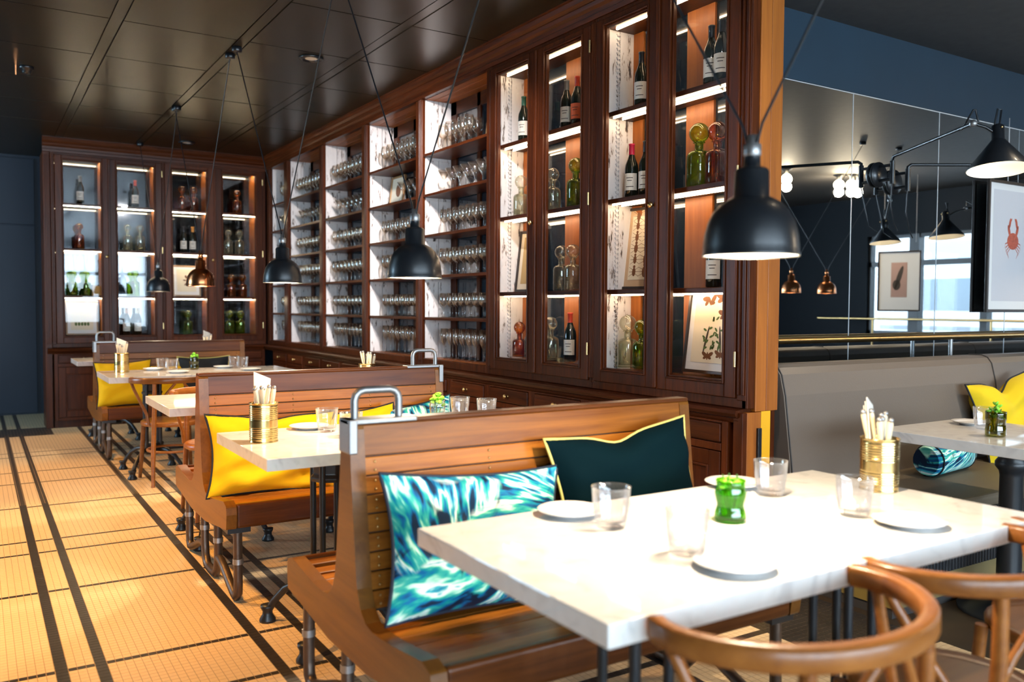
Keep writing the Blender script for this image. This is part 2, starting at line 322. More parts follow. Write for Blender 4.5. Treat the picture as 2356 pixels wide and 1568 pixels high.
#@@STRUCT
# ------------------------------------------------------------------ room shell
XF, YB, CZ = 2.97, 10.26, 3.09
TP = .0285
STRX = [(.242, .042), (.370, .040), (.928, .044), (1.110, .040), (1.205, .040), (2.144, .036)]
STRY = [(2.355, .036), (3.003, .028), (3.415, .028), (4.41, .028), (5.13, .026), (5.40, .026), (6.33, .026), (7.19, .026), (7.68, .024), (8.45, .024), (8.69, .024)]
BLK = (2.72, 3.23, 1.9, 9.5)
def tiled_far():
    m = bpy.data.materials.new('mosaic_tiles_afar'); nt, b = nodes(m); L = nt.links
    tc = nt.nodes.new('ShaderNodeTexCoord'); sp = nt.nodes.new('ShaderNodeSeparateXYZ'); L.new(tc.outputs['Object'], sp.inputs[0])
    def M(op, a, bb=None, c=None):
        n = nt.nodes.new('ShaderNodeMath'); n.operation = op
        for k, q in enumerate((a, bb, c)):
            if q is None: continue
            if isinstance(q, (int, float)): n.inputs[k].default_value = q
            else: L.new(q, n.inputs[k])
        return n.outputs[0]
    X, Y = sp.outputs[0], sp.outputs[1]
    g = M('MAXIMUM', M('LESS_THAN', M('FRACT', M('DIVIDE', X, TP)), .09), M('LESS_THAN', M('FRACT', M('DIVIDE', Y, TP)), .07))
    d = None
    for c, w in STRX:
        q = M('COMPARE', X, c, w/2); d = q if d is None else M('MAXIMUM', d, q)
    for c, w in STRY: d = M('MAXIMUM', d, M('COMPARE', Y, c, w/2))
    d = M('MAXIMUM', d, M('MULTIPLY', M('COMPARE', X, (BLK[0]+BLK[1])/2, (BLK[1]-BLK[0])/2), M('COMPARE', Y, 6.5, 4.6)))
    d = M('MAXIMUM', d, M('MULTIPLY', M('COMPARE', Y, 10.08, .31), M('LESS_THAN', X, .66)))
    m1 = nt.nodes.new('ShaderNodeMix'); m1.data_type = 'RGBA'; m1.inputs[6].default_value = (.76, .56, .33, 1); m1.inputs[7].default_value = (.030, .026, .025, 1); L.new(d, m1.inputs[0])
    m2 = nt.nodes.new('ShaderNodeMix'); m2.data_type = 'RGBA'; m2.inputs[7].default_value = (.34, .22, .12, 1); L.new(g, m2.inputs[0]); L.new(m1.outputs[2], m2.inputs[6])
    L.new(m2.outputs[2], b.inputs['Base Color']); b.inputs['Roughness'].default_value = .36; return m
TX0, TX1, TY0, TY1 = -.35, 3.23, 1.6, 6.4
fb = MB()
fb.box((TX0, TY0, -.1), (TX1, TY1, -.0012))
fb.cur = 1
for a, b_ in (((-4.2, -6.2), (TX0, 11.9)), ((TX0, TY1), (3.6, 11.9)), ((TX0, -6.2), (3.23, TY0))): fb.box((*a, -.1), (*b_, 0))
fb.cur = 2
fb.box((3.23, -6.2, -.1), (12.2, TY1, 0))
floor = struct(fb.build('floor', [grout, tiled_far(), darkfl]))
def spans(lo, hi, stripes):
    out = []; p = lo
    for c, w in stripes:
        if c+w/2 <= lo or c-w/2 >= hi: continue
        a = c-w/2; n = max(1, round((a-p)/TP)); out += [(p+(a-p)*i/n, p+(a-p)*(i+1)/n, False) for i in range(n)]; out.append((a, c+w/2, True)); p = c+w/2
    n = max(1, round((hi-p)/TP)); out += [(p+(hi-p)*i/n, p+(hi-p)*(i+1)/n, False) for i in range(n)]
    return out
cols, rows = spans(TX0, TX1, STRX), spans(TY0, TY1, STRY)
tiles = []
for x0, x1, dx in cols:
    for y0, y1, dy in rows:
        xm, ym = (x0+x1)/2, (y0+y1)/2
        dark = dx or dy or (BLK[0] < xm < BLK[1] and BLK[2] < ym < BLK[3])
        v = Vector((xm, ym, -CAMZ)); zz = v.dot(fw); px = 1178+1959*v.dot(rt2)/zz; py = 784-1959*v.dot(up2)/zz
        vis = (5 < px < 690 and 1440 < py < 1568) or (930 < px < 1400 and 1500 < py < 1568)
        tiles.append((-(1/zz) if vis else 99, x0, x1, y0, y1, dark))
tiles.sort(key=lambda t: t[0])
G = .0026
unit = MB().box((-.5, -.5, -1), (.5, .5, 0))
ml = unit.mesh('tile'); ml.materials.append(tile_l); md = unit.mesh('tile'); md.materials.append(tile_d)
for t in tiles[:300]:
    _, x0, x1, y0, y1, dark = t
    o = bpy.data.objects.new('tile', md if dark else ml); COL.objects.link(o); o.parent = floor
    o.location = ((x0+x1)/2, (y0+y1)/2, 0); o.scale = (x1-x0-G, y1-y0-G, .004)
V = []; F = []; MI = []
for _, x0, x1, y0, y1, dark in tiles[300:]:
    x0 += G/2; x1 -= G/2; y0 += G/2; y1 -= G/2; n = len(V)
    V += [(x0, y0, 0), (x1, y0, 0), (x1, y1, 0), (x0, y1, 0), (x0, y0, -.003), (x1, y0, -.003), (x1, y1, -.003), (x0, y1, -.003)]
    F += [(n, n+1, n+2, n+3), (n, n+4, n+5, n+1), (n+1, n+5, n+6, n+2), (n+2, n+6, n+7, n+3), (n+3, n+7, n+4, n)]; MI += [1 if dark else 0]*5
me = bpy.data.meshes.new('tile'); me.from_pydata(V, [], F); me.polygons.foreach_set('material_index', MI); me.materials.append(tile_l); me.materials.append(tile_d)
to = bpy.data.objects.new('tile', me); COL.objects.link(to); to.parent = floor; stuff(to)

ceil = struct(box('ceiling', (-4.2, -6.2, CZ), (12.2, 11.9, 3.25), ceilm))
PX = [(.81+.775*k, 1.50+.775*k) for k in range(-6, 3)]; PX[-1] = (PX[-1][0], 2.96)
YS = [4.935+.887*k for k in range(-3, 9)]
pme = None
for x0, x1 in PX:
    for k in range(len(YS)-1):
        y0, y1 = YS[k], YS[k+1]
        if x1 > .6 and y0 > 10.2: continue
        if x0 > .6 and y1 > 10.25: y1 = 10.25
        if pme is None: pme = box('ceiling_panel', (-.5, -.5, -.010), (.5, .5, .003), ceilm, ceil); o = pme
        else: o = dup(pme, ceil)
        o.location = ((x0+x1)/2, (y0+y1)/2, CZ); o.scale = (x1-x0, y1-y0-.012, 1)
for k in range(-6, 3):
    xb = .77+.775*k
    box('batten', (xb-.036, 2.28, CZ-.008), (xb+.032, 10.25 if xb > .6 else 11.7, CZ+.002), ceilm, ceil)
box('plaster_ceiling', (3.36, -6.0, CZ-.012), (12.0, 3.44, CZ+.001), ceilg, ceil)
# walls
def wall(name, boxes, m):
    b = MB()
    for a, c in boxes: b.box(a, c)
    return struct(b.build(name, m))
wb = wall('wall_back', [((-4.2, 11.74, 0), (3.6, 11.9, CZ))], navy)
for i, (x0, x1) in enumerate(((-3.9, -2.6), (-2.59, -1.3), (-1.29, 0.0), (.01, .62))):
    for z0, z1 in ((.02, 2.255), (2.27, 3.05)): box('wall_panel', (x0, 11.715, z0), (x1, 11.75, z1), navy, wb, .003)
wall('wall_cabinet_side', [((3.34, 2.98, 0), (3.44, 11.74, CZ))], navy)
wall('wall_back_cabinet', [((.70, 10.66, 0), (3.34, 10.76, CZ))], navy)
LW = [((-4.2, -6.2, 0), (-4.0, 7.5, CZ)), ((-4.2, 9.7, 0), (-4.0, 11.9, CZ)), ((-4.2, 7.5, 0), (-4.0, 9.7, .85)), ((-4.2, 7.5, 2.95), (-4.0, 9.7, CZ))]
wall('wall_left', LW, navyd)
FW = [((-4.2, -6.2, 0), (12.2, -6.0, .65)), ((-4.2, -6.2, 2.85), (12.2, -6.0, CZ))]
ex = [-4.2, -3.85, -1.35, -1.05, 1.45, 1.75, 4.25, 4.55, 7.05, 12.2]
FW += [((ex[i], -6.2, .65), (ex[i+1], -6.0, 2.85)) for i in range(0, 10, 2)]
wall('wall_front', FW, navyd)
RW = [((12.0, -6.2, 0), (12.2, -1.6, CZ)), ((12.0, 3.35, 0), (12.2, 3.6, CZ)), ((12.0, -1.6, 0), (12.2, 3.35, .93)), ((12.0, -1.6, 2.46), (12.2, 3.35, CZ))]
wall('wall_window_side', RW, navyd)
wr = wall('wall_right', [((3.44, 3.46, 0), (12.2, 3.6, CZ))], navy)
box('soffit_board', (3.44, 3.425, 2.675), (12.0, 3.47, CZ), bluew, wr)
def window(name, a, b, axis, posts, trans, m=iron):
    # a,b: opening corners (u,z); axis: fixed coordinate description
    fr = MB(); t = .05
    def bx(u0, z0, u1, z1, d=.05):
        if axis[0] == 'x': fr.box((axis[1]-d, u0, z0), (axis[1]+d, u1, z1))
        else: fr.box((u0, axis[1]-d, z0), (u1, axis[1]+d, z1))
    bx(a[0], a[1], b[0], a[1]+t); bx(a[0], b[1]-t, b[0], b[1]); bx(a[0], a[1], a[0]+t, b[1]); bx(b[0]-t, a[1], b[0], b[1])
    for p, w in posts: bx(p-w/2, a[1], p+w/2, b[1], .07)
    for z in trans: bx(a[0], z-.04, b[0], z+.04)
    o = struct(fr.build(name, m))
    us = [a[0]]+[p for p, w in posts]+[b[0]]; zs = [a[1]]+list(trans)+[b[1]]
    for i in range(len(us)-1):
        for j in range(len(zs)-1):
            p = MB()
            if axis[0] == 'x': p.box((axis[1]-.004, us[i]+.02, zs[j]+.02), (axis[1]+.004, us[i+1]-.02, zs[j+1]-.02))
            else: p.box((us[i]+.02, axis[1]-.004, zs[j]+.02), (us[i+1]-.02, axis[1]+.004, zs[j+1]-.02))
            p.build('pane', pane_m, o)
    return o
window('window_1', (-1.6, .93), (3.35, 2.46), ('x', 12.1), [(-.82, .16), (.25, .10), (1.3, .10), (2.35, .10)], [2.02])
for i in range(4): window('window_%d' % (i+2), (ex[2*i+1], .65), (ex[2*i+2], 2.85), ('y', -6.1), [((ex[2*i+1]+ex[2*i+2])/2, .08)], [2.2])
window('window_6', (7.5, .85), (9.7, 2.95), ('x', -4.1), [(8.6, .07)], [2.3])

# ------------------------------------------------------------------ joinery: glazed cabinets, open shelving, base units
SH = [.985, 1.42, 1.925, 2.41]           # shelf tops of the glazed cabinets
def glazed(label, loc, rotz, Wd, glass, cool=False, pines=(), flip=False, inset=0, group='glazed mahogany cabinets'):
    D = .27; t = thing('glazed_cabinet', label, 'cabinet', loc, rotz, group)
    Wf = Wd; Wd = Wd-inset
    box('bottom_board', (0, .032, .86), (Wd, D, .965), mahogx, t); box('top_board', (0, .032, 2.88), (Wd, D, 2.93), mahogx, t)
    zt = 2.88
    # side boards: flaking white on the viewer's left, pine on the right for the end wall
    lm, rm = (white_boards, white_boards) if not cool else (mahog, pine)
    for k, (a, b_) in enumerate(((.04, .145), (.150, D))):
        box('side_board', (.015, a, .965), (.035, b_, zt), lm, t, .002); box('side_board', (Wd-.035, a, .965), (Wd-.015, b_, zt), rm, t, .002)
    if not cool:
        bd = MB(); z = .98
        while z < 2.86:
            s = len(bd.v); bd.box((.034, .128, z), (.043, .146, z+.017)); bd.xf(Matrix.Translation((0, .137, z)) @ Matrix.Rotation(.5, 4, 'X') @ Matrix.Translation((0, -.137, -z)), s); z += .026
        stuff(bd.build('beading', white_boards, t))
    if cool:
        
        for g0, g1 in glass: box('partition', (g1+.002, .03, .965), (g1+.016, D-.008, zt), pine, t, .002)
    # back: dark glass with timber stiles
    box('back_glass', (.02, D-.006, .965), (Wd-.02, D, zt), backmir if cool else darkglass, t)
    for a, b_ in pines: box('back_board', (a, D-.022, .965), (b_, D-.006, zt), pine, t, .002)
    # shelves and light strips
    for k, z in enumerate(SH[1:]):
        box('shelf', (.036, .05, z-.026), (Wd-.036, D-.024, z), mahogx, t, .003)
        for yy in ((.075, .14) if not cool else (.062,)):
            if cool and k == 0: yy = .16
            box('light_strip', (.07, yy, z-.033), (Wd-.07, yy+.005 if not cool else yy+.006, z-.027), ledc if cool else ledm, t)
    box('light_strip', (.07, .09, zt-.008), (Wd-.07, .10, zt-.001), ledc if cool else ledm, t)
    # face frame
    Wd = Wf; f = MB(); mid = (glass[0][1]+glass[1][0])/2
    d0, d1 = glass[0][0]-.085, glass[1][1]+.085
    f.box((0, -.005, .895), (d0, .03, 2.93)); f.box((d1, -.005, .895), (Wd, .03, 2.93)); f.box((0, -.002, .86), (Wd, .03, .905)); f.box((0, -.002, 2.905), (Wd, .03, 2.93))
    f.build('face_frame', mahog, t, .003)
    for a, b_ in ((0, d0), (d1, Wd)):
        fl = MB(); n = max(2, int((b_-a)/.022))
        for i in range(n):
            x = a+(b_-a)*(i+.5)/n; fl.box((x-.0065, -.013, .92), (x+.0065, -.003, 2.91))
        fl.build('fluting', mahog, t, .003)
    for k, (a, b_) in enumerate(glass):
        o0, o1 = (d0+.003, mid-.002) if k == 0 else (mid+.002, d1-.003)
        dm = MB(); y0, y1 = -.018, .012
        dm.box((o0, y0, .905), (a-.018, y1, 2.905)); dm.box((b_+.018, y0, .905), (o1, y1, 2.905))
        dm.box((a-.018, y0, .905), (b_+.018, y1, .968)); dm.box((a-.018, y0, 2.866), (b_+.018, y1, 2.905))
        do = dm.build('door', mahog, t, .004)
        mo = MB()
        for (q0, q1, h) in ((.018, .009, -.027), (.009, 0, -.012)):
            mo.box((a-q0, h, .985-q0), (a-q1, .012, 2.855+q0)); mo.box((b_+q1, h, .985-q0), (b_+q0, .012, 2.855+q0))
            mo.box((a-q1, h, .985-q0), (b_+q1, .012, .985-q1)); mo.box((a-q1, h, 2.855+q1), (b_+q1, .012, 2.855+q0))
        mo.build('moulding', mahog, do, .003)
        box('pane', (a-.004, -.001, .981), (b_+.004, .003, 2.859), pane_m, do)
        if k == 0:
            kn = MB().lathe([(.001, 0), (.014, .002), (.017, .010), (.013, .018), (.006, .020), (.006, .034)], 12); kn.xf(Matrix.Rotation(-PI/2, 4, 'X')); kn.xf(Matrix.Translation((o1-.025, -.052, 1.845)))
            kn.build('knob', brass, do)
            box('astragal', (o1-.012, -.030, .91), (o1+.012, -.016, 2.90), mahog, do, .004)
        else:
            for z in (1.05, 1.9, 2.75): MB().tube([(o1+.004, -.022, z), (o1+.004, -.022, z+.07)], .006, 8).build('hinge', brass, do)
    return t
Y0C1, Y0C2 = 5.005, 3.85
def gl(y0, l): return [(y0-a, y0-b_) for a, b_ in l]
cabA = glazed('tall mahogany glass-door cabinet with insect print, second from the pine end panel, beside the wine glasses', (XF, Y0C1, 0), -PI/2, Y0C1-Y0C2-.004, gl(Y0C1, [(4.886, 4.516), (4.321, 3.962)]), pines=((.03, .10), (.53, .70), (1.05, 1.12)))
cabA['label'] = 'tall glass-door mahogany cabinet next to the open wine-glass shelves'
cabB = glazed('tall glass-door mahogany cabinet at the near end, against the pine end panel', (XF, Y0C2, 0), -PI/2, Y0C2-2.705, gl(Y0C2, [(3.737, 3.397), (3.206, 2.845)]), pines=((.03, .12), (.47, .67)), inset=.118)
glazed('left-hand glass-door mahogany cabinet on the far end wall', (.69, YB, 0), 0, 1.133, [(.813-.69, 1.17-.69), (1.339-.69, 1.711-.69)], cool=True)
glazed('right-hand glass-door mahogany cabinet on the far end wall, in the corner', (1.826, YB, 0), 0, 1.134, [(1.909-1.826, 2.276-1.826), (2.467-1.826, 2.836-1.826)], cool=True)

BAYS = [(6.047, 5.053), (7.149, 6.156), (8.281, 7.27), (9.402, 8.396), (10.087, 9.565)]
OS = [.915, 1.237, 1.56, 1.878, 2.194, 2.507]; OT = 2.93
BN = ['first', 'second', 'third', 'fourth', 'fifth']
for i, (ya, yb) in enumerate(BAYS):
    Wd = ya-yb; D = .275
    t = thing('open_shelving', f'{BN[i]} open mahogany shelving bay of wine glasses counting from the glass-door cabinets', 'shelf unit', (XF, ya, 0), -PI/2, 'open shelving bays along the side wall')
    nb = BAYS[i-1][0]+.0 if i else 5.008
    f = MB(); fa = .055 if i < 4 else .15
    f.box((-fa, .0, .86), (0, .03, OT+.02)); f.box((Wd, .0, .86), (yb-nb-.055+Wd+.0 if i else Wd+.042, .03, OT+.02)) if i == 0 or True else None
    f.box((0, .0, .86), (Wd, .03, .915))
    f.build('face_frame', mahog, t, .003)
    fl = MB()
    for q in (-.014, -.030, -.046): fl.box((q-.006, -.008, .90), (q+.006, .002, OT))
    fl.build('fluting', mahog, t, .002)
    for a, b_ in ((.03, .145), (.150, D)):
        box('side_board', (-.02, a, .90), (0, b_, OT), white_boards, t, .002); box('side_board', (Wd, a, .90), (Wd+.02, b_, OT), white_boards, t, .002)
    for a, b_ in ((.02, .10), (.104, .19), (.194, D)): box('top_board', (-.02, a, OT), (Wd+.02, b_, OT+.02), pinex, t, .002)
    box('back_glass', (-.02, D-.004, .90), (Wd+.02, D, OT), darkglass, t)
    for a, b_ in ((0, .09), (.42*Wd, .42*Wd+.05), (Wd-.09, Wd)): box('back_board', (a, D-.018, .90), (b_, D-.004, OT), mahog, t)
    box('back_board', (0, D-.018, OT-.10), (Wd, D-.003, OT), mahogx, t)
    box('shelf', (0, .012, .892), (Wd, D-.02, .915), pinex, t, .003)
    for z in OS[1:]:
        box('shelf', (0, .012, z-.022), (Wd, D-.02, z), mahogx, t, .003)
        box('shelf_cleat', (.0005, .03, z-.045), (.012, D-.03, z-.023), white_boards, t)
# cornice
def cornice(name, L_, loc, rotz, ret=False):
    prof = [(.03, 2.93), (-.012, 2.93), (-.016, 2.955), (-.006, 2.962), (-.010, 2.985), (-.024, 3.0), (-.030, 3.02), (-.028, 3.028), (-.044, 3.045), (-.052, 3.068), (-.060, 3.071), (-.060, 3.0805), (.03, 3.0805)]
    b = MB().prism(prof, 0, L_, 'x')
    o = b.build(name, mahogx); o.location = loc; o.rotation_euler = (0, 0, rotz); return struct(o)
cornice('trim_1', 7.555, (XF, 10.255, 0), -PI/2)
cornice('trim_2', 2.35, (.62, YB, 0), 0)
bk = thing('end_pilaster', 'fluted mahogany pilaster at the left edge of the far end cabinets', 'pilaster', (.62, YB, 0))
pb = MB(); pb.box((0, .0, 0), (.068, .38, 2.93)); pb.build('body', mahog, bk, .003)
fl = MB()
for q in (.012, .028, .044, .058): fl.box((q-.005, -.008, .9), (q+.005, .002, 2.9))
fl.build('fluting', mahog, bk, .002)
# pine end panel of the long cabinet run
ep = thing('pine_side_board', 'orange pine end panel with black latch and yellow strip at cabinet end', 'panel', (0, 2.70, 0))
for a, b_ in ((3.018, 3.088), (3.089, 3.168)): box('board', (a, -.006, .845), (b_, .05, CZ-.002), pine, ep, .003)
box('corner_trim', (2.968, -.002, .86), (3.017, .03, CZ-.002), mahog, ep, .003)
for a, b_ in ((2.935, 2.965), (2.966, 3.058)): box('board', (a, -.006, .0), (b_, .05, .843), pine if a > 2.95 else mahog, ep, .003)
box('yellow_strip', (3.060, -.004, .02), (3.122, .04, .845), mat('yellow_paint', (.72, .36, .01), .4), ep)
box('edge_trim', (3.124, -.004, 0), (3.15, .05, .845), mahog, ep)
lt = MB(); lt.box((3.028, -.018, .42), (3.052, -.005, .77)); lt.tube([(3.040, -.028, .46), (3.040, -.032, .50), (3.040, -.028, .54)], .007, 8); lt.build('latch', blackm, ep, .002)
# ledges and base units
def ledge(name, label, L_, loc, rotz):
    prof = [(.05, .795), (-.03, .795), (-.036, .805), (-.030, .815), (-.048, .822), (-.056, .838), (-.050, .852), (.0, .858), (.05, .858)]
    o = MB().prism(prof, 0, L_, 'x').build(name, mahogx); o.location = loc; o.rotation_euler = (0, 0, rotz); return tag(o, label, 'ledge')
ledge('ledge', 'long moulded mahogany ledge above the drawers of the side wall', 7.52, (XF, 10.24, 0), -PI/2)
ledge('ledge', 'short moulded mahogany ledge below the far end cabinets', 2.32, (.64, YB, 0), 0)
def base_unit(Wd):
    t = thing('base_cabinet', '', 'cabinet')
    b = MB(); b.box((0, .012, .08), (Wd, .29, .795)); b.box((0, .03, 0), (Wd, .28, .08)); b.build('body', mahog, t)
    f = MB(); f.box((0, -.004, .08), (.035, .014, .795)); f.box((Wd-.035, -.004, .08), (Wd, .014, .795)); f.box((.035, -.004, .08), (Wd-.035, .014, .11)); f.box((.035, -.010, .655), (Wd-.035, .014, .69)); f.box((.035, -.004, .785), (Wd-.035, .014, .795))
    f.build('face_frame', mahog, t, .003)
    d = box('drawer', (.04, -.012, .695), (Wd-.04, .012, .782), mahogx, t, .006)
    kn = MB().lathe([(.001, 0), (.013, .002), (.015, .010), (.010, .018), (.006, .020), (.010, .030)], 12); kn.xf(Matrix.Translation((Wd/2, -.042, .738)) @ Matrix.Rotation(-PI/2, 4, 'X')); kn.build('knob', brass, d)
    dm = MB(); dm.box((.04, -.010, .115), (.11, .012, .65)); dm.box((Wd-.11, -.010, .115), (Wd-.04, .012, .65)); dm.box((.11, -.010, .115), (Wd-.11, .012, .185)); dm.box((.11, -.010, .58), (Wd-.11, .012, .65))
    do = dm.build('door', mahog, t, .003)
    box('panel', (.11, -.002, .185), (Wd-.11, .010, .58), mahog, do, .008)
    mo = MB()
    for a, c in (((.11, -.014, .185), (.122, .0, .58)), ((Wd-.122, -.014, .185), (Wd-.11, .0, .58)), ((.122, -.014, .185), (Wd-.122, .0, .197)), ((.122, -.014, .568), (Wd-.122, .0, .58))): mo.box(a, c)
    mo.build('moulding', mahog, do, .003)
    return t
bu = base_unit(.546)
ys = [3.328+.546*k for k in range(13)]
for k, y in enumerate(ys):
    lab = f'{ORD[k]} mahogany drawer and door base unit from the pine end panel'
    if k == 0: bu.location = (2.935, y, 0); bu.rotation_euler = (0, 0, -PI/2); bu['label'] = lab; bu['group'] = 'base units along the side wall'
    else: copy_tree(bu, (2.935, y, 0), -PI/2, lab)
bv = base_unit(.558)
for k in range(4):
    lab = ['leftmost', 'second from left', 'third from left', 'rightmost'][k]+' base cabinet under the far end wall display'
    if k == 0: bv.location = (.70, YB-.03, 0); bv['label'] = lab; bv['group'] = 'base units of the far end wall'
    else: copy_tree(bv, (.70+.559*k, YB-.03, 0), 0, lab)
#@@FURN
# ------------------------------------------------------------------ benches
def bench(label, loc, handle, Lb=1.32):
    t = thing('slatted_bench', label, 'bench', loc, 0, 'double-sided slatted benches')
    half = [(-.545, .345), (-.553, .41), (-.545, .447), (-.50, .462), (-.42, .452), (-.30, .437), (-.20, .432), (-.150, .440), (-.112, .468), (-.088, .52), (-.074, .60), (-.058, .72), (-.042, .86), (-.031, .965), (-.022, .985)]
    prof = half+[(-y, z) for y, z in reversed(half)]+[(.42, .332), (.15, .300), (-.15, .300), (-.42, .332)]
    for x0 in (0, Lb-.045):
        e = MB().prism(prof, x0, x0+.045, 'x'); e.build('bench_end', endw, t, .008, seg=3)
    # slats of both back faces
    zs = [(.885, .978)]; z = .885
    while z > .49: zs.append((z-.0545, z)); z -= .0545
    me = {}
    for sgn in (-1, 1):
        for k, (z0, z1) in enumerate(zs):
            yc = lambda q: .028+(.965-q)/.48*.050
            b = MB(); th = .012; ya, yb = yc(z0), yc(z1)
            pr = [(sgn*ya, z0+.002), (sgn*(ya-th), z0+.002), (sgn*(yb-th), z1-.002), (sgn*yb, z1-.002)]
            if sgn > 0: pr = pr[::-1]
            b.prism(pr, .045, Lb-.045, 'x'); b.build('back_slat', (slatd if loc[1] > 3 else slatw) if k == 0 else slatw, t, .003)
    for sgn in (-1, 1):
        rv = MB()
        for k, (z0, z1) in enumerate(zs[1:]):
            for xx in (.075, .46, .88, Lb-.075):
                for q in (.28, .72):
                    z = z0+(z1-z0)*q; y = .028+(.965-z)/.48*.050
                    rv.ball((xx, sgn*(y+.0005), z), .0042, 6, 4)
        stuff(rv.build('rivets', brass, t))
    MB().prism([(-.066, .44), (.066, .44), (.016, .955), (-.016, .955)], .045, Lb-.045, 'x').build('core', seamm, t)
    box('cap_board', (.0, -.030, .974), (Lb, .030, .990), slatd, t, .006, seg=3)
    # seats: slats and aprons
    for sgn in (-1, 1):
        for k in range(6):
            y0 = .13+k*.064; y1 = y0+.061; z = .425+(.018 if k == 5 else .006 if k == 4 else 0)
            a, c = (min(sgn*y0, sgn*y1), max(sgn*y0, sgn*y1)); box('seat_slat', (.045, a, z-.018), (Lb-.045, c, z), slatw, t, .003)
        a, c = min(sgn*.515, sgn*.548), max(sgn*.515, sgn*.548)
        box('apron', (.045, a, .345), (Lb-.045, c, .452), slatd, t, .012, seg=3)
    # bent pipe legs
    for xx in (.06, Lb-.06):
        for sgn in (-1, 1):
            p = [(xx, sgn*.50, .335), (xx, sgn*.505, .10), (xx, sgn*.50, .045), (xx, sgn*.475, .022), (xx, sgn*.44, .028), (xx, sgn*.36, .055), (xx, sgn*.26, .095), (xx, sgn*.19, .115), (xx, sgn*.15, .115)]
            MB().tube(p, .020, 8).build('pipe_leg', steelp, t)
            p = [(xx, sgn*.14, .335), (xx, sgn*.14, .12), (xx, sgn*.125, .06), (xx, sgn*.09, .024), (xx, sgn*.04, .020), (xx, 0, .020)]
            MB().tube(p, .020, 8).build('pipe_leg', steelp, t)
            for yy, zz in ((.505, .19), (.14, .20)): MB().tube([(xx, sgn*yy, zz-.012), (xx, sgn*yy, zz+.012)], .0235, 8).build('pipe_collar', steel, t)
        box('mounting_plate', (xx-.05, -.53, .322), (xx+.05, .53, .344), iron, t)
    # grab handle and corner bracket
    if handle == 'left': h0, h1, e0, e1 = .016, .180, -.004, .215
    else: h0, h1, e0, e1 = Lb-.180, Lb-.016, Lb-.215, Lb+.004
    hb = MB(); rr = .03
    p = [(h0+.012, 0, .985)]+[(h0+.012, 0, 1.045)]+[(h0+.012+rr-rr*math.cos(a), 0, 1.045+rr*math.sin(a)) for a in (R(30), R(60), R(90))]
    p += [(h1-.012-rr+rr*math.cos(a), 0, 1.045+rr*math.sin(a)) for a in (R(90), R(60), R(30))]+[(h1-.012, 0, 1.045), (h1-.012, 0, .985)]
    hb.tube(p, .0115, 10).build('grab_handle', steel, t)
    br = MB(); br.box((e0, -.033, .978), (e1, .033, .994))
    ex_ = (e0, e0+.026) if handle == 'left' else (e1-.026, e1)
    br.box((ex_[0], -.043, .895), (ex_[1], .043, .994)); br.build('corner_bracket', steel, t, .004)
    return t
bench('near slatted wooden bench with dark teal cushion, steel grab handle at its aisle end', (.900, 2.33, 0), 'left')
bench('middle slatted wooden bench with riveted slats, steel handle at its wall end', (.905, 4.30, 0), 'right')
bench('farthest slatted wooden bench, in front of the end wall cabinets', (.885, 8.40, 0), 'left')

# ------------------------------------------------------------------ cushions
def pillow(label, w, h, th, loc, rot, m, pm, dent=0, group='cushions on the benches', seed=1, wr=.006):
    rnd = random.Random(seed); ph = [rnd.uniform(0, 6) for _ in range(6)]
    b = MB(); n = 22; vs = []; fs = []
    def P(u, v, s):
        e = max(0, (1-u**4)*(1-v**4))**.55
        x = u*w/2*(1.03-.11*(1-v*v)); z = v*h/2*(1.03-.10*(1-u*u))
        if dent and v > -.2: z -= dent*math.exp(-(u+.05)**2*14)*max(0, v)**1.5
        wv = wr*(math.sin(5*u+3*v+ph[0])+math.sin(9*v-4*u+ph[1])+.7*math.sin(13*u*v+ph[2]))*e
        # creases running out of the corners
        cr = wr*1.4*math.sin(16*math.atan2(abs(v)+.05, abs(u)+.05)+ph[3])*abs(u*v)*e
        return (x, s*(th/2*e)+wv+cr*s, z)
    for s in (-1, 1):
        o = len(vs); vs += [P(-1+2*i/n, -1+2*j/n, s) for i in range(n+1) for j in range(n+1)]
        for i in range(n):
            for j in range(n):
                f = (o+i*(n+1)+j, o+(i+1)*(n+1)+j, o+(i+1)*(n+1)+j+1, o+i*(n+1)+j+1); fs.append(f if s < 0 else f[::-1])
    b._add(vs, fs, True)
    t = thing('cushion', label, 'cushion', loc, 0, group); t.rotation_euler = rot
    b.build('cover', m, t)
    ed = [(-1+2*i/n, -1) for i in range(n)]+[(1, -1+2*i/n) for i in range(n)]+[(1-2*i/n, 1) for i in range(n)]+[(-1, 1-2*i/n) for i in range(n)]
    MB().tube([P(u, v, 0) for u, v in ed], .0055, 6, closed=True).build('piping', pm, t)
    return t
ln = R(11)
pillow('palm-print cushion in turquoise, mint and navy on the near bench', .60, .40, .13, (1.245, 2.155, .635), (-R(13), R(3.5), R(1)), palmm, mat('navy_piping', (.004, .012, .03), .7), seed=3)
pillow('dark teal velvet cushion with yellow piping at the wall end of near bench', .57, .46, .15, (1.835, 2.165, .690), (-R(14), R(-4), R(-2)), tealv, pipey, dent=.028, seed=5)
pillow('palm-print cushion on the back seat of the near bench, mostly hidden', .50, .40, .12, (1.20, 2.50, .62), (R(13), 0, 0), palmm, blackv, seed=8)
pillow('yellow velvet cushion with black piping at the aisle end of middle bench', .62, .38, .14, (1.215, 4.10, .605), (-R(12), R(2), R(0)), yellow, blackv, dent=.02, seed=11, wr=.016)
pillow('yellow velvet cushion beside a palm-print one, mid seat of the middle bench', .42, .38, .12, (1.68, 4.12, .60), (-R(14), R(-5), 0), yellow, blackv, seed=13)
pillow('palm-print cushion at the wall end of the middle bench behind the vase', .44, .38, .12, (2.02, 4.12, .615), (-R(14), R(-8), 0), palmm, blackv, seed=17)
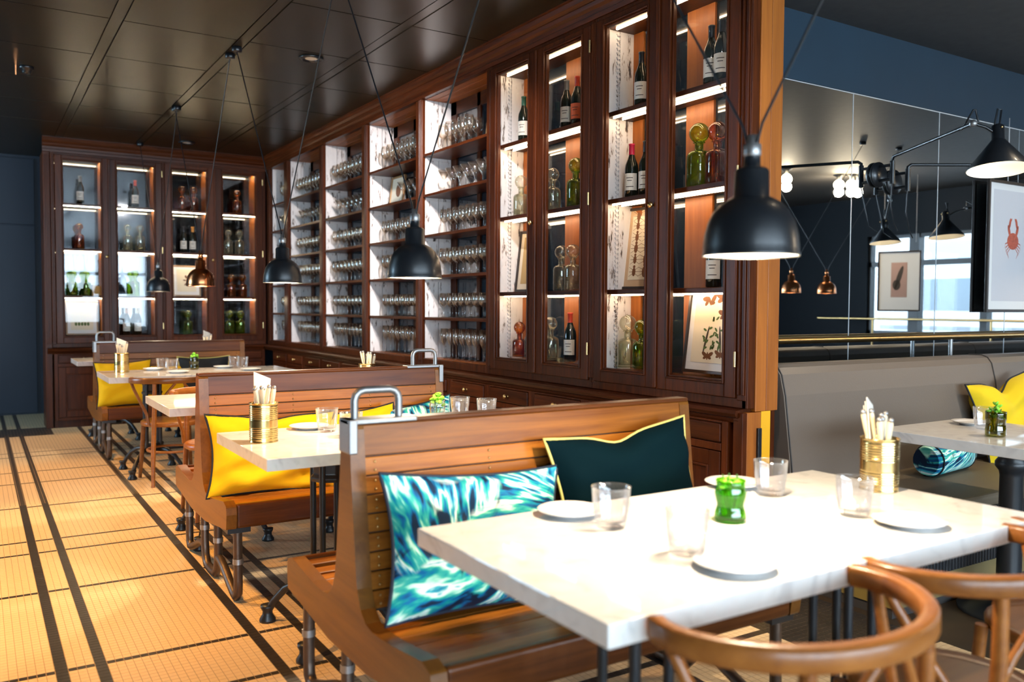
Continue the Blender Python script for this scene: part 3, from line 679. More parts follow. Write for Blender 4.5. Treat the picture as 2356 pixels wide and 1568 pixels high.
pillow('yellow velvet cushion at the aisle end of the farthest bench', .46, .40, .14, (1.11, 8.22, .62), (-R(12), R(-2), 0), yellow, blackv, seed=19)
pillow('yellow velvet cushion in the middle of the farthest bench, half behind a chair', .36, .36, .12, (1.47, 8.23, .595), (-R(12), 0, 0), yellow, blackv, seed=21)
pillow('black velvet cushion with yellow piping on the farthest bench', .46, .42, .13, (1.80, 8.22, .635), (-R(12), 0, 0), blackv, pipey, seed=23)

# ------------------------------------------------------------------ tables
TZ = .785
def table(label, x0, y0, Lx=1.45, Ly=.73, peds=(.35, 1.08), group='marble tables between the benches'):
    t = thing('dining_table', label, 'table', (x0, y0, 0), 0, group)
    box('table_top', (0, 0, TZ-.044), (Lx, Ly, TZ), marb, t, .003)
    yc = Ly/2-.03
    for px in peds:
        for dx, dy in ((-.05, -.055), (.05, -.055), (-.05, .055), (.05, .055)):
            MB().tube([(px+dx, yc+dy, .20), (px+dx, yc+dy, .70)], .0125, 8).build('rod', iron, t)
        cp = MB(); cp.box((px-.08, yc-.085, TZ-.058), (px+.08, yc+.085, TZ-.0445)); cp.lathe([(.075, .62), (.080, .635), (.066, .65), (.070, .69), (.085, .715), (.085, .728)], 8, (px, yc, 0), smooth=False); cp.build('capital', iron, t, .003)
        hub = MB().lathe([(.02, .14), (.075, .15), (.085, .17), (.07, .20), (.085, .225), (.08, .24), (.02, .245)], 8, (px, yc, 0), smooth=False); hub.build('hub', iron, t, .003)
        for sx, sy in ((-1, -1), (-1, 1), (1, -1), (1, 1)):
            p = [(px+sx*.05, yc+sy*.05, .19), (px+sx*.09, yc+sy*.11, .185), (px+sx*.13, yc+sy*.17, .15), (px+sx*.165, yc+sy*.215, .09), (px+sx*.18, yc+sy*.235, .05)]
            MB().tube(p, [.018, .017, .016, .015, .015], 8).build('leg', iron, t)
            ft = MB().lathe([(.002, .0), (.034, .0), (.035, .010), (.022, .030), (.021, .045), (.029, .060), (.029, .070), (.002, .072)], 10, (px+sx*.185, yc+sy*.24, 0)); ft.build('foot', iron, t)
    for dy in (-.03, .03): MB().tube([(peds[0], yc+dy, .185), (peds[1], yc+dy, .185)], .010, 8).build('stretcher', iron, t)
    return t
table('nearest white marble table with four place settings and two bentwood chairs', .895, 1.11, Ly=.735)
table('white marble table with tin of cutlery between the near and middle benches', .85, 2.945)
table('white marble table just behind the middle bench, only its corner showing', .84, 4.655)
table('white marble table in front of the farthest bench', .82, 6.84, Ly=.74)
table('white marble table behind the farthest bench, only its left corner showing', .80, 8.93, Lx=1.4, Ly=.62)
# the table at the banquette stands on a fluted iron column
t5 = thing('dining_table', 'white marble table on fluted black iron column at the leather banquette', 'table', (3.40, 1.55, 0))
box('table_top', (0, 0, TZ-.044), (.72, .80, TZ), marb, t5, .003)
fl = MB().lathe([(.055, .06), (.050, .10), (.046, .60), (.050, .62), (.066, .64), (.066, .66), (.052, .68), (.10, .738)], 24, (.40, .40, 0), rmod=lambda i, k: 1-.07*(k % 2) if i in (1, 2) else 1)
fl.build('column', iron, t5); MB().lathe([(.20, 0), (.20, .02), (.09, .045), (.06, .07), (.0, .07)], 24, (.40, .40, 0)).build('base', iron, t5)

# ------------------------------------------------------------------ bentwood chairs
def chair(label, loc, rotz, group):
    t = thing('bentwood_armchair', label, 'chair', loc, rotz, group)
    def bar(pts, hw, hh, n=0):     # bent flat bar, rounded section
        pts = [Vector(p) for p in pts]; b = MB(); vs = []; m = len(pts)
        sec = [(-1, -.7), (-.7, -1), (.7, -1), (1, -.7), (1, .7), (.7, 1), (-.7, 1), (-1, .7)]
        for i in range(m):
            tg = (pts[min(i+1, m-1)]-pts[max(i-1, 0)]).normalized(); sd = Vector((0, 0, 1)).cross(tg).normalized()
            vs += [pts[i]+sd*(q[0]*hw)+Vector((0, 0, q[1]*hh)) for q in sec]
        b._add(vs, [(i*8+k, i*8+(k+1) % 8, (i+1)*8+(k+1) % 8, (i+1)*8+k) for i in range(m-1) for k in range(8)], True)
        b._add(vs[:8], [tuple(range(8))[::-1]]); b._add(vs[-8:], [tuple(range(8))]); return b
    rail = [(-.274, .030, .766), (-.284, .0, .766)]+[(-.289*math.cos(a), -.252*math.sin(a), .766+.004*math.sin(a)) for a in [R(q) for q in range(8, 173, 8)]]+[(.284, .0, .766), (.274, .030, .766)]
    bar(rail, .0165, .021).build('back_rail', chairw, t)
    seat = MB(); n = 28
    ring = lambda s, z: [(s*.215*math.cos(2*PI*k/n)*(1.0), s*.215*math.sin(2*PI*k/n)*1.0-.0, z) for k in range(n)]
    vs = ring(.98, .425)+ring(1.02, .432)+ring(1.02, .452)+ring(.97, .460)+ring(.82, .455)
    seat._add(vs, [(i*n+k, i*n+(k+1) % n, (i+1)*n+(k+1) % n, (i+1)*n+k) for i in range(4) for k in range(n)], True); seat._add(vs[:n], [tuple(range(n))[::-1]]); seat.build('seat_ring', chairw, t)
    pn = MB(); pn._add(ring(.83, .454), [tuple(range(n))], False); pn._add(ring(.83, .43), [tuple(range(n))[::-1]]); pn.build('seat_panel', chairw, t)
    for s in (-1, 1):
        MB().tube([(s*.165, -.200, .752), (s*.165, -.200, .62), (s*.17, -.195, .45), (s*.18, -.205, .22), (s*.19, -.235, 0)], [.0145, .016, .0175, .016, .013], 10).build('leg', chairw, t)
        MB().tube([(s*.165, .165, .44), (s*.175, .18, .22), (s*.19, .20, 0)], [.0175, .016, .013], 10).build('leg', chairw, t)
        MB().tube([(s*.286, -.02, .750), (s*.272, -.04, .70), (s*.235, -.09, .60), (s*.205, -.135, .52), (s*.195, -.15, .44)], .0115, 8).build('arm_brace', chairw, t)
        MB().tube([(s*.168, -.200, .56), (s*.13, -.208, .62), (s*.07, -.228, .70), (s*.03, -.240, .75)], .0095, 8).build('back_brace', chairw, t)
    MB().tube([(.175*math.cos(2*PI*k/20), .175*math.sin(2*PI*k/20)-.005, .235) for k in range(20)], .0095, 8, closed=True).build('stretcher_ring', chairw, t)
    return t
CG = 'bentwood armchairs at the marble tables'
c0 = chair('nearest bentwood armchair, its curved arm rail against the near table', (1.265, 1.072, 0), R(1), CG)
copy_tree(c0, (1.89, 1.098, 0), R(0), 'bentwood armchair right of the nearest one, at the near table')
copy_tree(c0, (2.535, 1.12, 0), R(0), 'bentwood armchair at the right picture edge by the near table, only its arm tip showing')
copy_tree(c0, (1.245, 6.80, 0), R(3), 'bentwood armchair at the aisle, tucked to the table of the farthest bench')
copy_tree(c0, (1.86, 6.77, 0), R(-3), 'bentwood armchair farther from the aisle at the table of the farthest bench')
copy_tree(c0, (1.31, 5.55, 0), R(180), 'bentwood armchair tucked under the table behind the middle bench')

# ------------------------------------------------------------------ banquette, rail, mirror
bq = thing('banquette', 'long taupe leather banquette below the mirror', 'banquette', (3.27, 2.13, 0))
LQ = 5.6
box('plinth', (0, .02, .05), (LQ, .78, .16), mat('plinth_vinyl', (.19, .13, .03), .45, bump=.1, bscale=40), bq)
box('plinth_front', (0, .004, .05), (LQ, .02, .16), mat('plinth_front_timber', (.16, .12, .05), .5), bq)
box('side_panel', (-.006, .0, .05), (0, .80, .41), mat('plinth_vinyl', (0, 0, 0)), bq)
box('toe_kick', (.012, .03, 0), (LQ, .76, .05), seamm, bq)
box('edge_strip', (-.008, -.004, .05), (.004, .004, .41), steel, bq)
rb = MB(); x = .0
while x < 1.9: rb.box((x+.003, -.012, .16), (x+.021, .0, .41)); x += .024
stuff(rb.build('ribbed_front', iron, bq, .003)); box('front_board', (0, 0, .16), (LQ, .02, .41), iron, bq)
box('seat_cushion', (.0, -.015, .41), (LQ, .62, .47), seatfab, bq, .02, seg=3)
for k in range(3):
    x0, x1 = [(.0, 1.86), (1.866, 3.72), (3.726, 5.6)][k]
    p = [(.56, .40), (.575, .60), (.615, .90), (.64, 1.0), (.665, 1.032), (.70, 1.045), (.78, 1.045), (.82, 1.03), (.84, .99), (.84, .40)]
    b = MB().prism([(p_[0], p_[1]) for p_ in p], x0, x1, 'x', smooth=False); b.build('back_cushion', upholm, bq, .012, seg=3)
for xx in (.012, 1.863, 3.723):
    MB().tube([(xx, .557, .48), (xx, .573, .60), (xx, .613, .90), (xx, .638, 1.0), (xx, .663, 1.034), (xx, .70, 1.047), (xx, .78, 1.047)], .004, 6).build('seam_piping', seamm, bq)
pillow('yellow velvet cushion slumped on the leather banquette', .56, .46, .15, (5.02, 2.60, .70), (-R(16), R(-6), R(-4)), yellow2, blackv, dent=.07, group='cushions on the banquette', seed=31, wr=.011)
bo = thing('bolster', 'turquoise and white swirl-print bolster lying on the banquette', 'cushion', (4.05, 2.50, .553))
MB().tube([(.0, 0, 0), (.03, 0, 0), (.40, .05, 0), (.43, .055, 0)], [.07, .080, .080, .07], 24).build('cover', palmm, bo)
for q in (.03, .40): MB().tube([(q, (.0 if q < .1 else .05)+.081*math.cos(2*PI*k/24), .081*math.sin(2*PI*k/24)) for k in range(24)], .004, 6, closed=True).build('piping', blackv, bo)
rl = thing('brass_rail', 'horizontal brass tube rail on posts behind the banquette', 'rail', (0, 3.30, 0))
MB().tube([(3.50, 0, 1.135), (9.0, 0, 1.135)], .021, 12).build('tube', brass, rl)
for x in (5.60, 7.4):
    MB().tube([(x, 0, .0), (x, 0, 1.12)], .014, 10).build('post', steel, rl)
mr = thing('wall_mirror', 'large wall mirror in butted panels reflecting the window side', 'mirror', (0, 3.44, 0))
mx = [3.745, 4.694, 5.63, 6.53, 7.46, 8.4, 9.33]
for a, c in zip(mx, mx[1:]): box('mirror_panel', (a+.0015, -.002, .25), (c-.0015, .012, 2.672), mirrorm, mr)
edgem = mat('mirror_edge', (.75, .80, .85), .3, .5)
for x in mx[1:-1]: box('edge_strip', (x-.002, -.004, .25), (x+.002, .01, 2.672), edgem, mr)
box('top_edge', (3.745, -.005, 2.669), (9.33, .01, 2.674), edgem, mr)
#@@SMALL
# ------------------------------------------------------------------ pendant lamps
def pendant(label, loc, ya, yb, m=None, watts=95):
    m = m or blackm
    t = thing('pendant_lamp', label, 'lamp', loc, 0, 'pendant lamps on twin cables over the tables')
    prof = [(.1125, .0), (.1135, .004), (.1115, .008), (.111, .025), (.108, .05), (.100, .082), (.086, .108), (.068, .126), (.050, .136), (.041, .14), (.040, .20), (.034, .207), (.020, .210), (.019, .235)]
    MB().lathe(prof, 32).build('shade', m, t)
    inn = [(.1115, .003), (.1085, .025), (.1055, .05), (.0975, .080), (.084, .105), (.066, .123), (.045, .132), (.001, .133)]
    MB().lathe(inn, 32).build('shade_lining', shade_in if m is blackm else copper, t)
    MB().lathe([(.019, .235), (.021, .240), (.021, .262), (.012, .268), (.012, .285), (.001, .286)], 16).build('cable_grip', steel if m is blackm else copper, t)
    MB().ball((0, 0, .094), .028, 14, 10).build('bulb', bulbm, t)
    zc = CZ-.01-loc[2]
    for y in (ya, yb):
        s = 1 if y > loc[1] else -1
        MB().tube([(0, s*.012, .26), (0, s*.03, .31), (0, y-loc[1], zc-.03)], .0035, 6).build('cable', blackm, t)
        MB().lathe([(.001, zc-.034), (.030, zc-.034), (.034, zc-.028), (.034, zc), (.001, zc)], 16, (0, y-loc[1], 0)).build('ceiling_canopy', blackm, t)
    l = spot('pendant_light', (0, 0, .03), (0, 0, -1), watts, WARM2, 150, .5, .05); l.parent = t
    return t
pendant('black dome pendant lamp nearest the camera, over the near table', (1.56, 1.415, 1.443), 2.30, .50, watts=95)
pendant('black dome pendant lamp second from the camera, before the open wine-glass shelves', (1.545, 3.21, 1.437), 4.12, 2.22)
pendant('black dome pendant lamp third from the camera, left of the wine-glass shelves', (1.54, 4.99, 1.455), 5.985, 4.02)
pendant('copper dome pendant lamp hanging before the far end cabinets', (1.54, 7.15, 1.474), 8.10, 6.17, copper, 35)
pendant('small black dome pendant lamp farthest away, beside the copper one', (1.545, 9.05, 1.455), 10.05, 8.04, watts=30)
for k, (x, y, e, tx, ty) in enumerate(DOWN+SPOT2+[(w[0], w[1], 0, 0, 0) for w in ADDED_WASH]):  # the shelf-wash fixtures at the list's end are added ones, out of view
    o = MB().lathe([(.075, -.012), (.085, -.010), (.088, 0), (.05, 0), (.045, -.006), (.075, -.012)], 24, (x, y, CZ-.012)).build('downlight', blackm)
    MB().disc((x, y, CZ-.016), .046, 20, -1).build('lens', shade_in, o)
    tag(o, ['recessed ceiling downlight over the aisle nearest the camera', 'recessed ceiling downlight over the aisle, second from camera', 'recessed ceiling downlight over the aisle, third from camera', 'recessed ceiling downlight over the aisle by the back wall', 'round recessed downlight in the ceiling before the far end cabinets', 'recessed downlight in the ceiling before the open shelves', 'recessed downlight above the banquette table', 'recessed downlight above the wall end of the nearest table', 'added unseen spotlight aimed at the first open shelving bays', 'added unseen spotlight aimed at the middle open shelving bays', 'added unseen spotlight aimed at the far open shelving bays', 'added unseen spotlight aimed at the near glass-door cabinet'][k], 'light', 'recessed downlights')
for k, x in enumerate((1.02, 1.62, 2.25)):
    o = MB().lathe([(.001, 0), (.03, 0), (.03, .02), (.024, .022), (.001, .018)], 14, (x, 10.42, 2.952)).build('uplight', blackm)
    MB().disc((x, 10.42, 2.9735), .02, 14).build('lens', bulbm, o)
    tag(o, ['left', 'middle', 'right'][k]+' small uplight hidden on top of the far end cabinets', 'light', 'uplights on the far end cabinets')
    spot('uplight_beam', (x, 10.30, 2.975), (x, 10.0, 3.3), 3.0, WARM, 130, .8, .02)
sd = thing('smoke_detector', 'small dark smoke detector on the ceiling at upper left', 'detector', (.352, 7.33, CZ-.01))
MB().lathe([(.001, -.055), (.022, -.055), (.032, -.045), (.036, -.02), (.05, -.018), (.05, 0), (.001, 0)], 18).build('body', blackm, sd)
box('bracket', (-.075, -.006, -.07), (-.066, .006, 0), copper, sd)

# ------------------------------------------------------------------ things on the tables
can_p = []
for z in [i*.155/62 for i in range(63)]:
    rib = .0016*math.sin(z*2*PI/.0072) if (.018 < z < .058 or .092 < z < .140) else 0
    can_p.append((.054+rib, z))
canm = MB().lathe([(.001, .001), (.052, .001)]+[(.0555, .0), (.0555, .003)]+can_p[2:-2]+[(.0560, .152), (.0560, .155), (.0525, .155), (.052, .02), (.001, .02)], 32).mesh('tin_can'); canm.materials.append(brasst)
def small(name, me, loc, label, cat, group=None, rot=None, sc=None):
    o = bpy.data.objects.new(name, me); COL.objects.link(o); o.location = loc
    if rot: o.rotation_euler = rot
    if sc: o.scale = sc
    return tag(o, label, cat, group)
def tin(x, y, label, where, n=7, seed=1, z=TZ, nap=True):
    rnd = random.Random(seed)
    small('tin_can', canm, (x, y, z), label, 'tin', 'gold tins of cutlery')
    HN = ['leftmost', 'second-left', 'third-left', 'fourth-left', 'fifth-left', 'sixth-left', 'seventh-left', 'rightmost']
    jit = [rnd.uniform(-.2, .2) for _ in range(n)]; od = sorted(range(n), key=lambda q: math.cos(2*PI*q/n+jit[q])*rt2.x+math.sin(2*PI*q/n+jit[q])*rt2.y)
    for k in range(n):
        a = 2*PI*k/n+jit[k]; pos = HN[od.index(k)] if od.index(k) < n-1 else 'rightmost'; r = rnd.uniform(.018, .034); ta = rnd.uniform(.10, .22)
        kt = thing('table_knife' if k % 2 else 'table_fork', pos+(' bone-handled knife' if k % 2 else ' bone-handled fork')+' standing handle up in the '+where, 'cutlery', (x+r*.5*math.cos(a), y+r*.5*math.sin(a), z+.022), 0, 'cutlery in the '+where)
        kt.rotation_euler = (-ta*math.sin(a), ta*math.cos(a), a)
        h = rnd.uniform(.185, .215)
        MB().tube([(0, 0, h-.085), (0, 0, h-.05), (0, 0, h-.012), (0, 0, h)], [.006, .0085, .0095, .006], 8, ell=(1, .7)).build('handle', bone, kt)
        MB().tube([(0, 0, .0), (0, 0, h-.085)], .004, 6, ell=(1.5, .5)).build('blade', steel, kt)
        MB().ball((0, 0, h), .0085, 8, 6).build('end_cap', steel, kt)
    if nap:
        b = MB()
        for q in range(3): b.prism([(-.030+q*.004, .0), (.030+q*.004, .0), (.050+q*.003, .225-.012*q), (-.034+q*.005, .250-.012*q)], .006*q-.006, .006*q-.003, 'y')
        o = b.build('napkin', napk, None, .001, loc=(x-.01, y+.012, z+.023)); o.rotation_euler = (R(-6), R(5), R(25)); tag(o, 'folded white napkin standing in the '+where, 'napkin')
tin(2.262, 1.541, 'ribbed gold tin of cutlery at the right end of the nearest table', 'tin on the nearest table', 8, 2)
tin(.954, 3.346, 'ribbed gold tin of cutlery on the corner of the second table', 'tin on the second table', 7, 3)
tin(2.20, 5.30, 'gold tin of cutlery peeking over the middle bench back', 'tin behind the middle bench', 7, 4, nap=False)
tin(.976, 7.36, 'gold tin of cutlery on the table of the farthest bench', 'tin at the farthest bench', 6, 5)
tin(2.04, 9.20, 'gold tin of cutlery behind the farthest bench back', 'tin behind the farthest bench', 5, 6)
plm = MB().lathe([(.001, .004), (.045, .002), (.05, 0), (.052, .003), (.070, .008), (.085, .014), (.0865, .0155), (.084, .017), (.068, .011), (.052, .007), (.001, .007)], 36).mesh('side_plate'); plm.materials.append(porc)
PL = [(1.293, 1.764, 'front-left side plate on the nearest table beside the palm cushion'), (1.922, 1.794, 'side plate partly behind the green vase on the nearest table'), (1.318, 1.224, 'white side plate nearest the camera on the nearest table'), (1.951, 1.245, 'white side plate below the gold tin on the nearest table'),
      (1.225, 3.600, 'white side plate on the second table by a cut tumbler'), (1.90, 3.60, 'white side plate on the second table just over the near bench back'), (1.349, 7.10, 'side plate at near edge of far table, left'), (1.925, 7.12, 'side plate at near edge of far table, right'), (1.80, 7.50, 'side plate at back of far table, right'), (1.24, 7.50, 'side plate at back of far table, left'), (3.92, 2.20, 'white side plate on the banquette table')]
for x, y, l in PL: small('side_plate', plm, (x, y, TZ), l, 'plate', 'white side plates')
tb = MB(); nn = 28
tb.lathe([(.001, .001), (.034, .001), (.037, .006), (.040, .020), (.0425, .040), (.045, .062), (.0475, .098), (.0485, .100), (.0465, .100), (.0435, .062), (.038, .022), (.034, .015), (.001, .014)], nn, rmod=lambda i, k: 1-.045*(k % 2) if i in (3, 4) else 1)
cutr = MB()
tbm = tb.mesh('tumbler'); tbm.materials.append(thin_glass('cut_crystal', (.98, .98, .99), .9, .10, edge=(.90, .90, .93), power=2.0, milk=.22, mc_=(1, 1, 1)))
TB = [(1.303, 1.611, 'cut glass tumbler beside the left plate of the nearest table'), (1.299, 1.344, 'cut glass tumbler nearest the camera on the nearest table'), (1.922, 1.655, 'cut glass tumbler behind the green vase on the nearest table'), (1.919, 1.377, 'cut glass tumbler in front of the gold tin, nearest table'),
      (1.262, 3.480, 'cut glass tumbler beside the plate on the second table'), (1.30, 3.30, 'cut glass tumbler behind the steel handle on the second table'), (1.973, 3.600, 'left tumbler of two seen over the near bench back'), (2.046, 3.470, 'right tumbler of two seen over the near bench back'),
      (1.295, 7.45, 'left tumbler of the left pair on the far table'), (1.349, 7.32, 'right tumbler of the left pair on the far table'), (1.878, 7.47, 'left tumbler of the right pair on the far table'), (1.92, 7.35, 'right tumbler of the right pair on the far table'), (1.70, 4.95, 'tumbler rim peeking over the middle bench back'), (3.81, 2.08, 'cut glass tumbler on the banquette table')]
for k, (x, y, l) in enumerate(TB): small('tumbler', tbm, (x, y, TZ), l, 'tumbler', 'cut glass tumblers', rot=(0, 0, k*.7))
def vase(x, y, label, m, h=.105, r=.037, seed=0, tuft=.045, wavy=True):
    t = thing('vase', label, 'vase', (x, y, TZ), 0, 'little green glass vases')
    w = .0025 if wavy else 0
    pr = [(.001, .002), (r*.93, .0), (r, .006)]+[(r*1.0+w*math.sin(z*120)-(.002 if .3 < z/h < .7 else 0), z) for z in [h*q/10 for q in range(1, 10)]]+[(r*1.02, h), (r*.94, h), (r*.90, h*.5), (r*.86, .012), (.001, .010)]
    MB().lathe(pr, 24).build('glass_body', m, t)
    f = thing('herb_sprig', 'tuft of bright green leaves standing in the '+label.split(' on ')[0].split(' at ')[0].split(' over ')[0], 'plant', (x, y, TZ+.012), 0, 'green sprigs in the vases')
    f['label'] = 'bright green leafy sprig in the '+label
    rnd = random.Random(seed)
    for k in range(5):
        a = k*1.3; MB().tube([(.004*math.cos(a), .004*math.sin(a), 0), (.016*math.cos(a), .016*math.sin(a), h*.5), (.020*math.cos(a+1), .020*math.sin(a+1), h)], .002, 5).build('stem', stemg, f)
    for k in range(26):
        a = rnd.uniform(0, 6.28); rr = rnd.uniform(0, .030); z = h+rnd.uniform(-.025, tuft-.02)-rr*.5
        b = MB().ball((0, 0, 0), .012, 6, 4, .35); b.xf(Matrix.Translation((rr*math.cos(a), rr*math.sin(a), z)) @ Matrix.Rotation(rnd.uniform(-1, 1), 4, 'X') @ Matrix.Rotation(a, 4, 'Z')); b.build('leaf', leafg, f)
vase(1.598, 1.502, 'green glass vase on the nearest table', vaseg, seed=1, tuft=.015)
vase(1.80, 3.50, 'pale green vase on the second table over the bench', clear, seed=2)
vase(1.54, 7.42, 'green vase on the far table', oliveg, seed=3)
vase(1.47, 4.95, 'vase behind the middle bench', greeng, seed=4)
vase(3.642, 1.94, 'olive glass vase on the banquette table', oliveg, h=.105, r=.04, seed=5, wavy=False)
o = box('folded_card', (0, 0, 0), (.10, .05, .008), paperw, None, .001, loc=(3.62, 1.76, TZ)); o.rotation_euler = (0, 0, .3); tag(o, 'small white card lying on the banquette table', 'card')

# ------------------------------------------------------------------ bottles, decanters, prints in the cabinets
def bottle_mb(h=.30, r=.0375): return [(.001, .006), (r*.8, .0), (r, .006), (r, h*.55), (r*.92, h*.62), (r*.60, h*.72), (r*.40, h*.80), (r*.37, h*.97), (r*.42, h*.975), (r*.42, h), (.001, h)]
def wine(loc, label, cap=(.02, .02, .02), lab=labelm, face=(1, 0), h=.30, group='wine bottles in the glazed cabinets'):
    t = thing('wine_bottle', label, 'bottle', loc, math.atan2(face[1], face[0]), group); r = .038
    MB().lathe(bottle_mb(h, r), 20).build('body', wineg, t)
    MB().lathe([(r*.43, h*.80), (r*.41, h*.97), (r*.46, h*.976), (r*.46, h*1.003), (.001, h*1.004)], 16).build('capsule', mat('capsule_%02d%02d%02d' % tuple(int(q*99) for q in cap), cap, .35), t)
    lb = MB(); n = 12; a0 = -1.15
    vs = [((r+.0008)*math.cos(a0+2.3*i/n), (r+.0008)*math.sin(a0+2.3*i/n), z) for z in (h*.14, h*.45) for i in range(n+1)]
    lb._add(vs, [(i, i+1, n+2+i, n+1+i) for i in range(n)], True); lo = lb.build('label', lab, t)
    pr = MB()
    for zz, w in ((.36, .5), (.31, .35), (.20, .6)):
        vs = [((r+.0014)*math.cos(-w+2*w*i/6), (r+.0014)*math.sin(-w+2*w*i/6), h*zz+q) for q in (0, .004) for i in range(7)]
        pr._add(vs, [(i, i+1, 8+i, 7+i) for i in range(6)], True)
    stuff(pr.build('lettering', inkm, lo))
    return t
DEC = {}
def decanter(loc, label, m, h=.25, r=.052, group='ball-stopper decanters'):
    t = thing('decanter', label, 'decanter', loc, 0, group); hb = h*.60
    MB().lathe([(.001, .004), (r*.9, .0), (r, .008), (r, hb*.80), (r*.98, hb*.86), (r*.88, hb*.925), (r*.66, hb*.975), (r*.40, hb), (r*.35, hb+.006), (r*.35, hb+.034), (r*.50, hb+.038), (r*.48, hb+.042), (r*.28, hb+.040), (r*.28, hb), (r*.80, hb*.92), (r*.93, hb*.80), (r*.93, .014), (.001, .012)], 24).build('body', m, t)
    MB().ball((0, 0, hb+.040+r*.76), r*.82, 18, 12).build('stopper', m, t)
    return t
RED, GRN, GRY, BLK_, PNK = (.55, .05, .02), (.02, .10, .05), (.25, .24, .22), (.015, .015, .018), (.62, .02, .07)
redlab = mat('red_label', (.70, .12, .03), .6)
FX = (-.84, -.54)
def L_(y, k, x=3.10): return (x, y, SH[k]+.001)
wine(L_(4.788, 3), 'wine bottle with green capsule, top shelf beside the wine glasses', GRN, face=FX)
decanter(L_(4.815, 2), 'clear ball-stopper decanter below the green-capsule bottle', clearg)
decanter(L_(4.825, 0), 'small amber ball-stopper decanter on the lowest shelf by the wine glasses', amberg, .20, .048)
decanter(L_(4.70, 0, 3.12), 'clear decanter behind the small amber one, lowest shelf', clearg)
wine(L_(4.303, 3), 'wine bottle with grey capsule, top shelf of the second door', GRY, face=FX)
wine(L_(4.195, 3), 'wine bottle with red capsule and red-edged label, second door', RED, redlab, face=FX)
decanter(L_(4.449, 2), 'clear decanter left of the tall green one, second door', clearg)
decanter(L_(4.203, 2), 'tall green ball-stopper decanter behind the second glass door', greeng, .29, .055)
decanter(L_(4.345, 1), 'left clear decanter of the pair behind the second glass door', clearg, .27)
decanter(L_(4.225, 1), 'right clear decanter of the pair behind the second glass door', clearg, .27)
decanter(L_(4.458, 0), 'clear decanter on the lowest shelf of the second door', clearg, .25)
wine(L_(4.248, 0), 'wine bottle with red capsule on the lowest shelf, second door', RED, face=FX)
wine(L_(3.608, 3), 'black-capsule wine bottle on the top shelf of the third door', BLK_, face=FX)
wine(L_(3.682, 2), 'wine bottle with pink capsule and printed label, third door', PNK, face=FX)
wine(L_(3.575, 2, 3.11), 'dark wine bottle right of the pink-capsule one', BLK_, face=FX)
decanter(L_(3.700, 0), 'large clear decanter on the lowest shelf, third door', clearg, .27, .058)
decanter(L_(3.580, 0), 'green decanter beside the large clear one, third door', greeng, .25, .05)
wine(L_(3.085, 3), 'large-labelled wine bottle on the top shelf, nearest door', BLK_, face=FX)
wine(L_(2.995, 3, 3.08), 'wine bottle at the right edge of the nearest glass door', BLK_, face=FX)
decanter(L_(3.160, 2), 'big green ball-stopper decanter behind the nearest glass door', greeng, .31, .062)
decanter(L_(3.035, 2), 'dark amber ball-stopper decanter behind the nearest glass door', amberg, .29, .06)
wine(L_(3.049, 1), 'wine bottle with square label behind the near pendant lamp', BLK_, face=FX)
FB = (-.25, -.97)
def B_(x, k, y=10.38): return (x, y, SH[k]+.001)
def bw(x, k, l, cap=BLK_, lab=labelm): wine(B_(x, k), l, cap, lab, FB)
def bd_(x, k, l, m, h=.25, r=.05, y=10.38): decanter(B_(x, k, y), l, m, h, r)
bw(.986, 3, 'grey wine bottle on top shelf of the far left door', GRY)
bd_(.97, 2, 'amber decanter behind the far left door', amberg, .27)
bd_(.90, 1, 'left green decanter of the pair behind the far left door', greeng)
bd_(1.03, 1, 'right green decanter of the pair behind the far left door', greeng)
bw(1.539, 3, 'red-capsule bottle on top shelf of the second far door', RED)
bd_(1.455, 2, 'left clear decanter of the second far door', clearg, .29)
bd_(1.585, 2, 'right clear decanter of the second far door', clearg, .29)
bd_(1.525, 1, 'single green decanter behind the second far door', greeng, .28)
bw(1.435, 0, 'left wine bottle on lowest shelf, second far door', (.6, .25, .08))
bw(1.552, 0, 'right wine bottle on lowest shelf, second far door', (.7, .6, .4))
bd_(2.036, 3, 'left amber decanter on top shelf, third far door', amberg, .27)
bd_(2.165, 3, 'right amber decanter on top shelf, third far door', amberg, .27)
bw(2.05, 2, 'left wine bottle behind the third far door'); bw(2.15, 2, 'right wine bottle behind the third far door, orange capsule', (.7, .3, .05))
bd_(2.09, 0, 'green decanter on lowest shelf, third far door', greeng, .26)
bd_(2.66, 3, 'single amber decanter on top shelf, far right door', amberg, .27)
bd_(2.555, 2, 'left clear decanter behind the far right door', clearg, .29); bd_(2.685, 2, 'right clear decanter behind the far right door', clearg, .29)
bd_(2.585, 1, 'left dark amber decanter of the far right door', amberg, .26); bd_(2.72, 1, 'right dark amber decanter of the far right door', amberg, .26)
bd_(2.56, 0, 'left green decanter on lowest shelf, far right door', greeng, .26); bd_(2.69, 0, 'right green decanter on lowest shelf, far right door', greeng, .26)

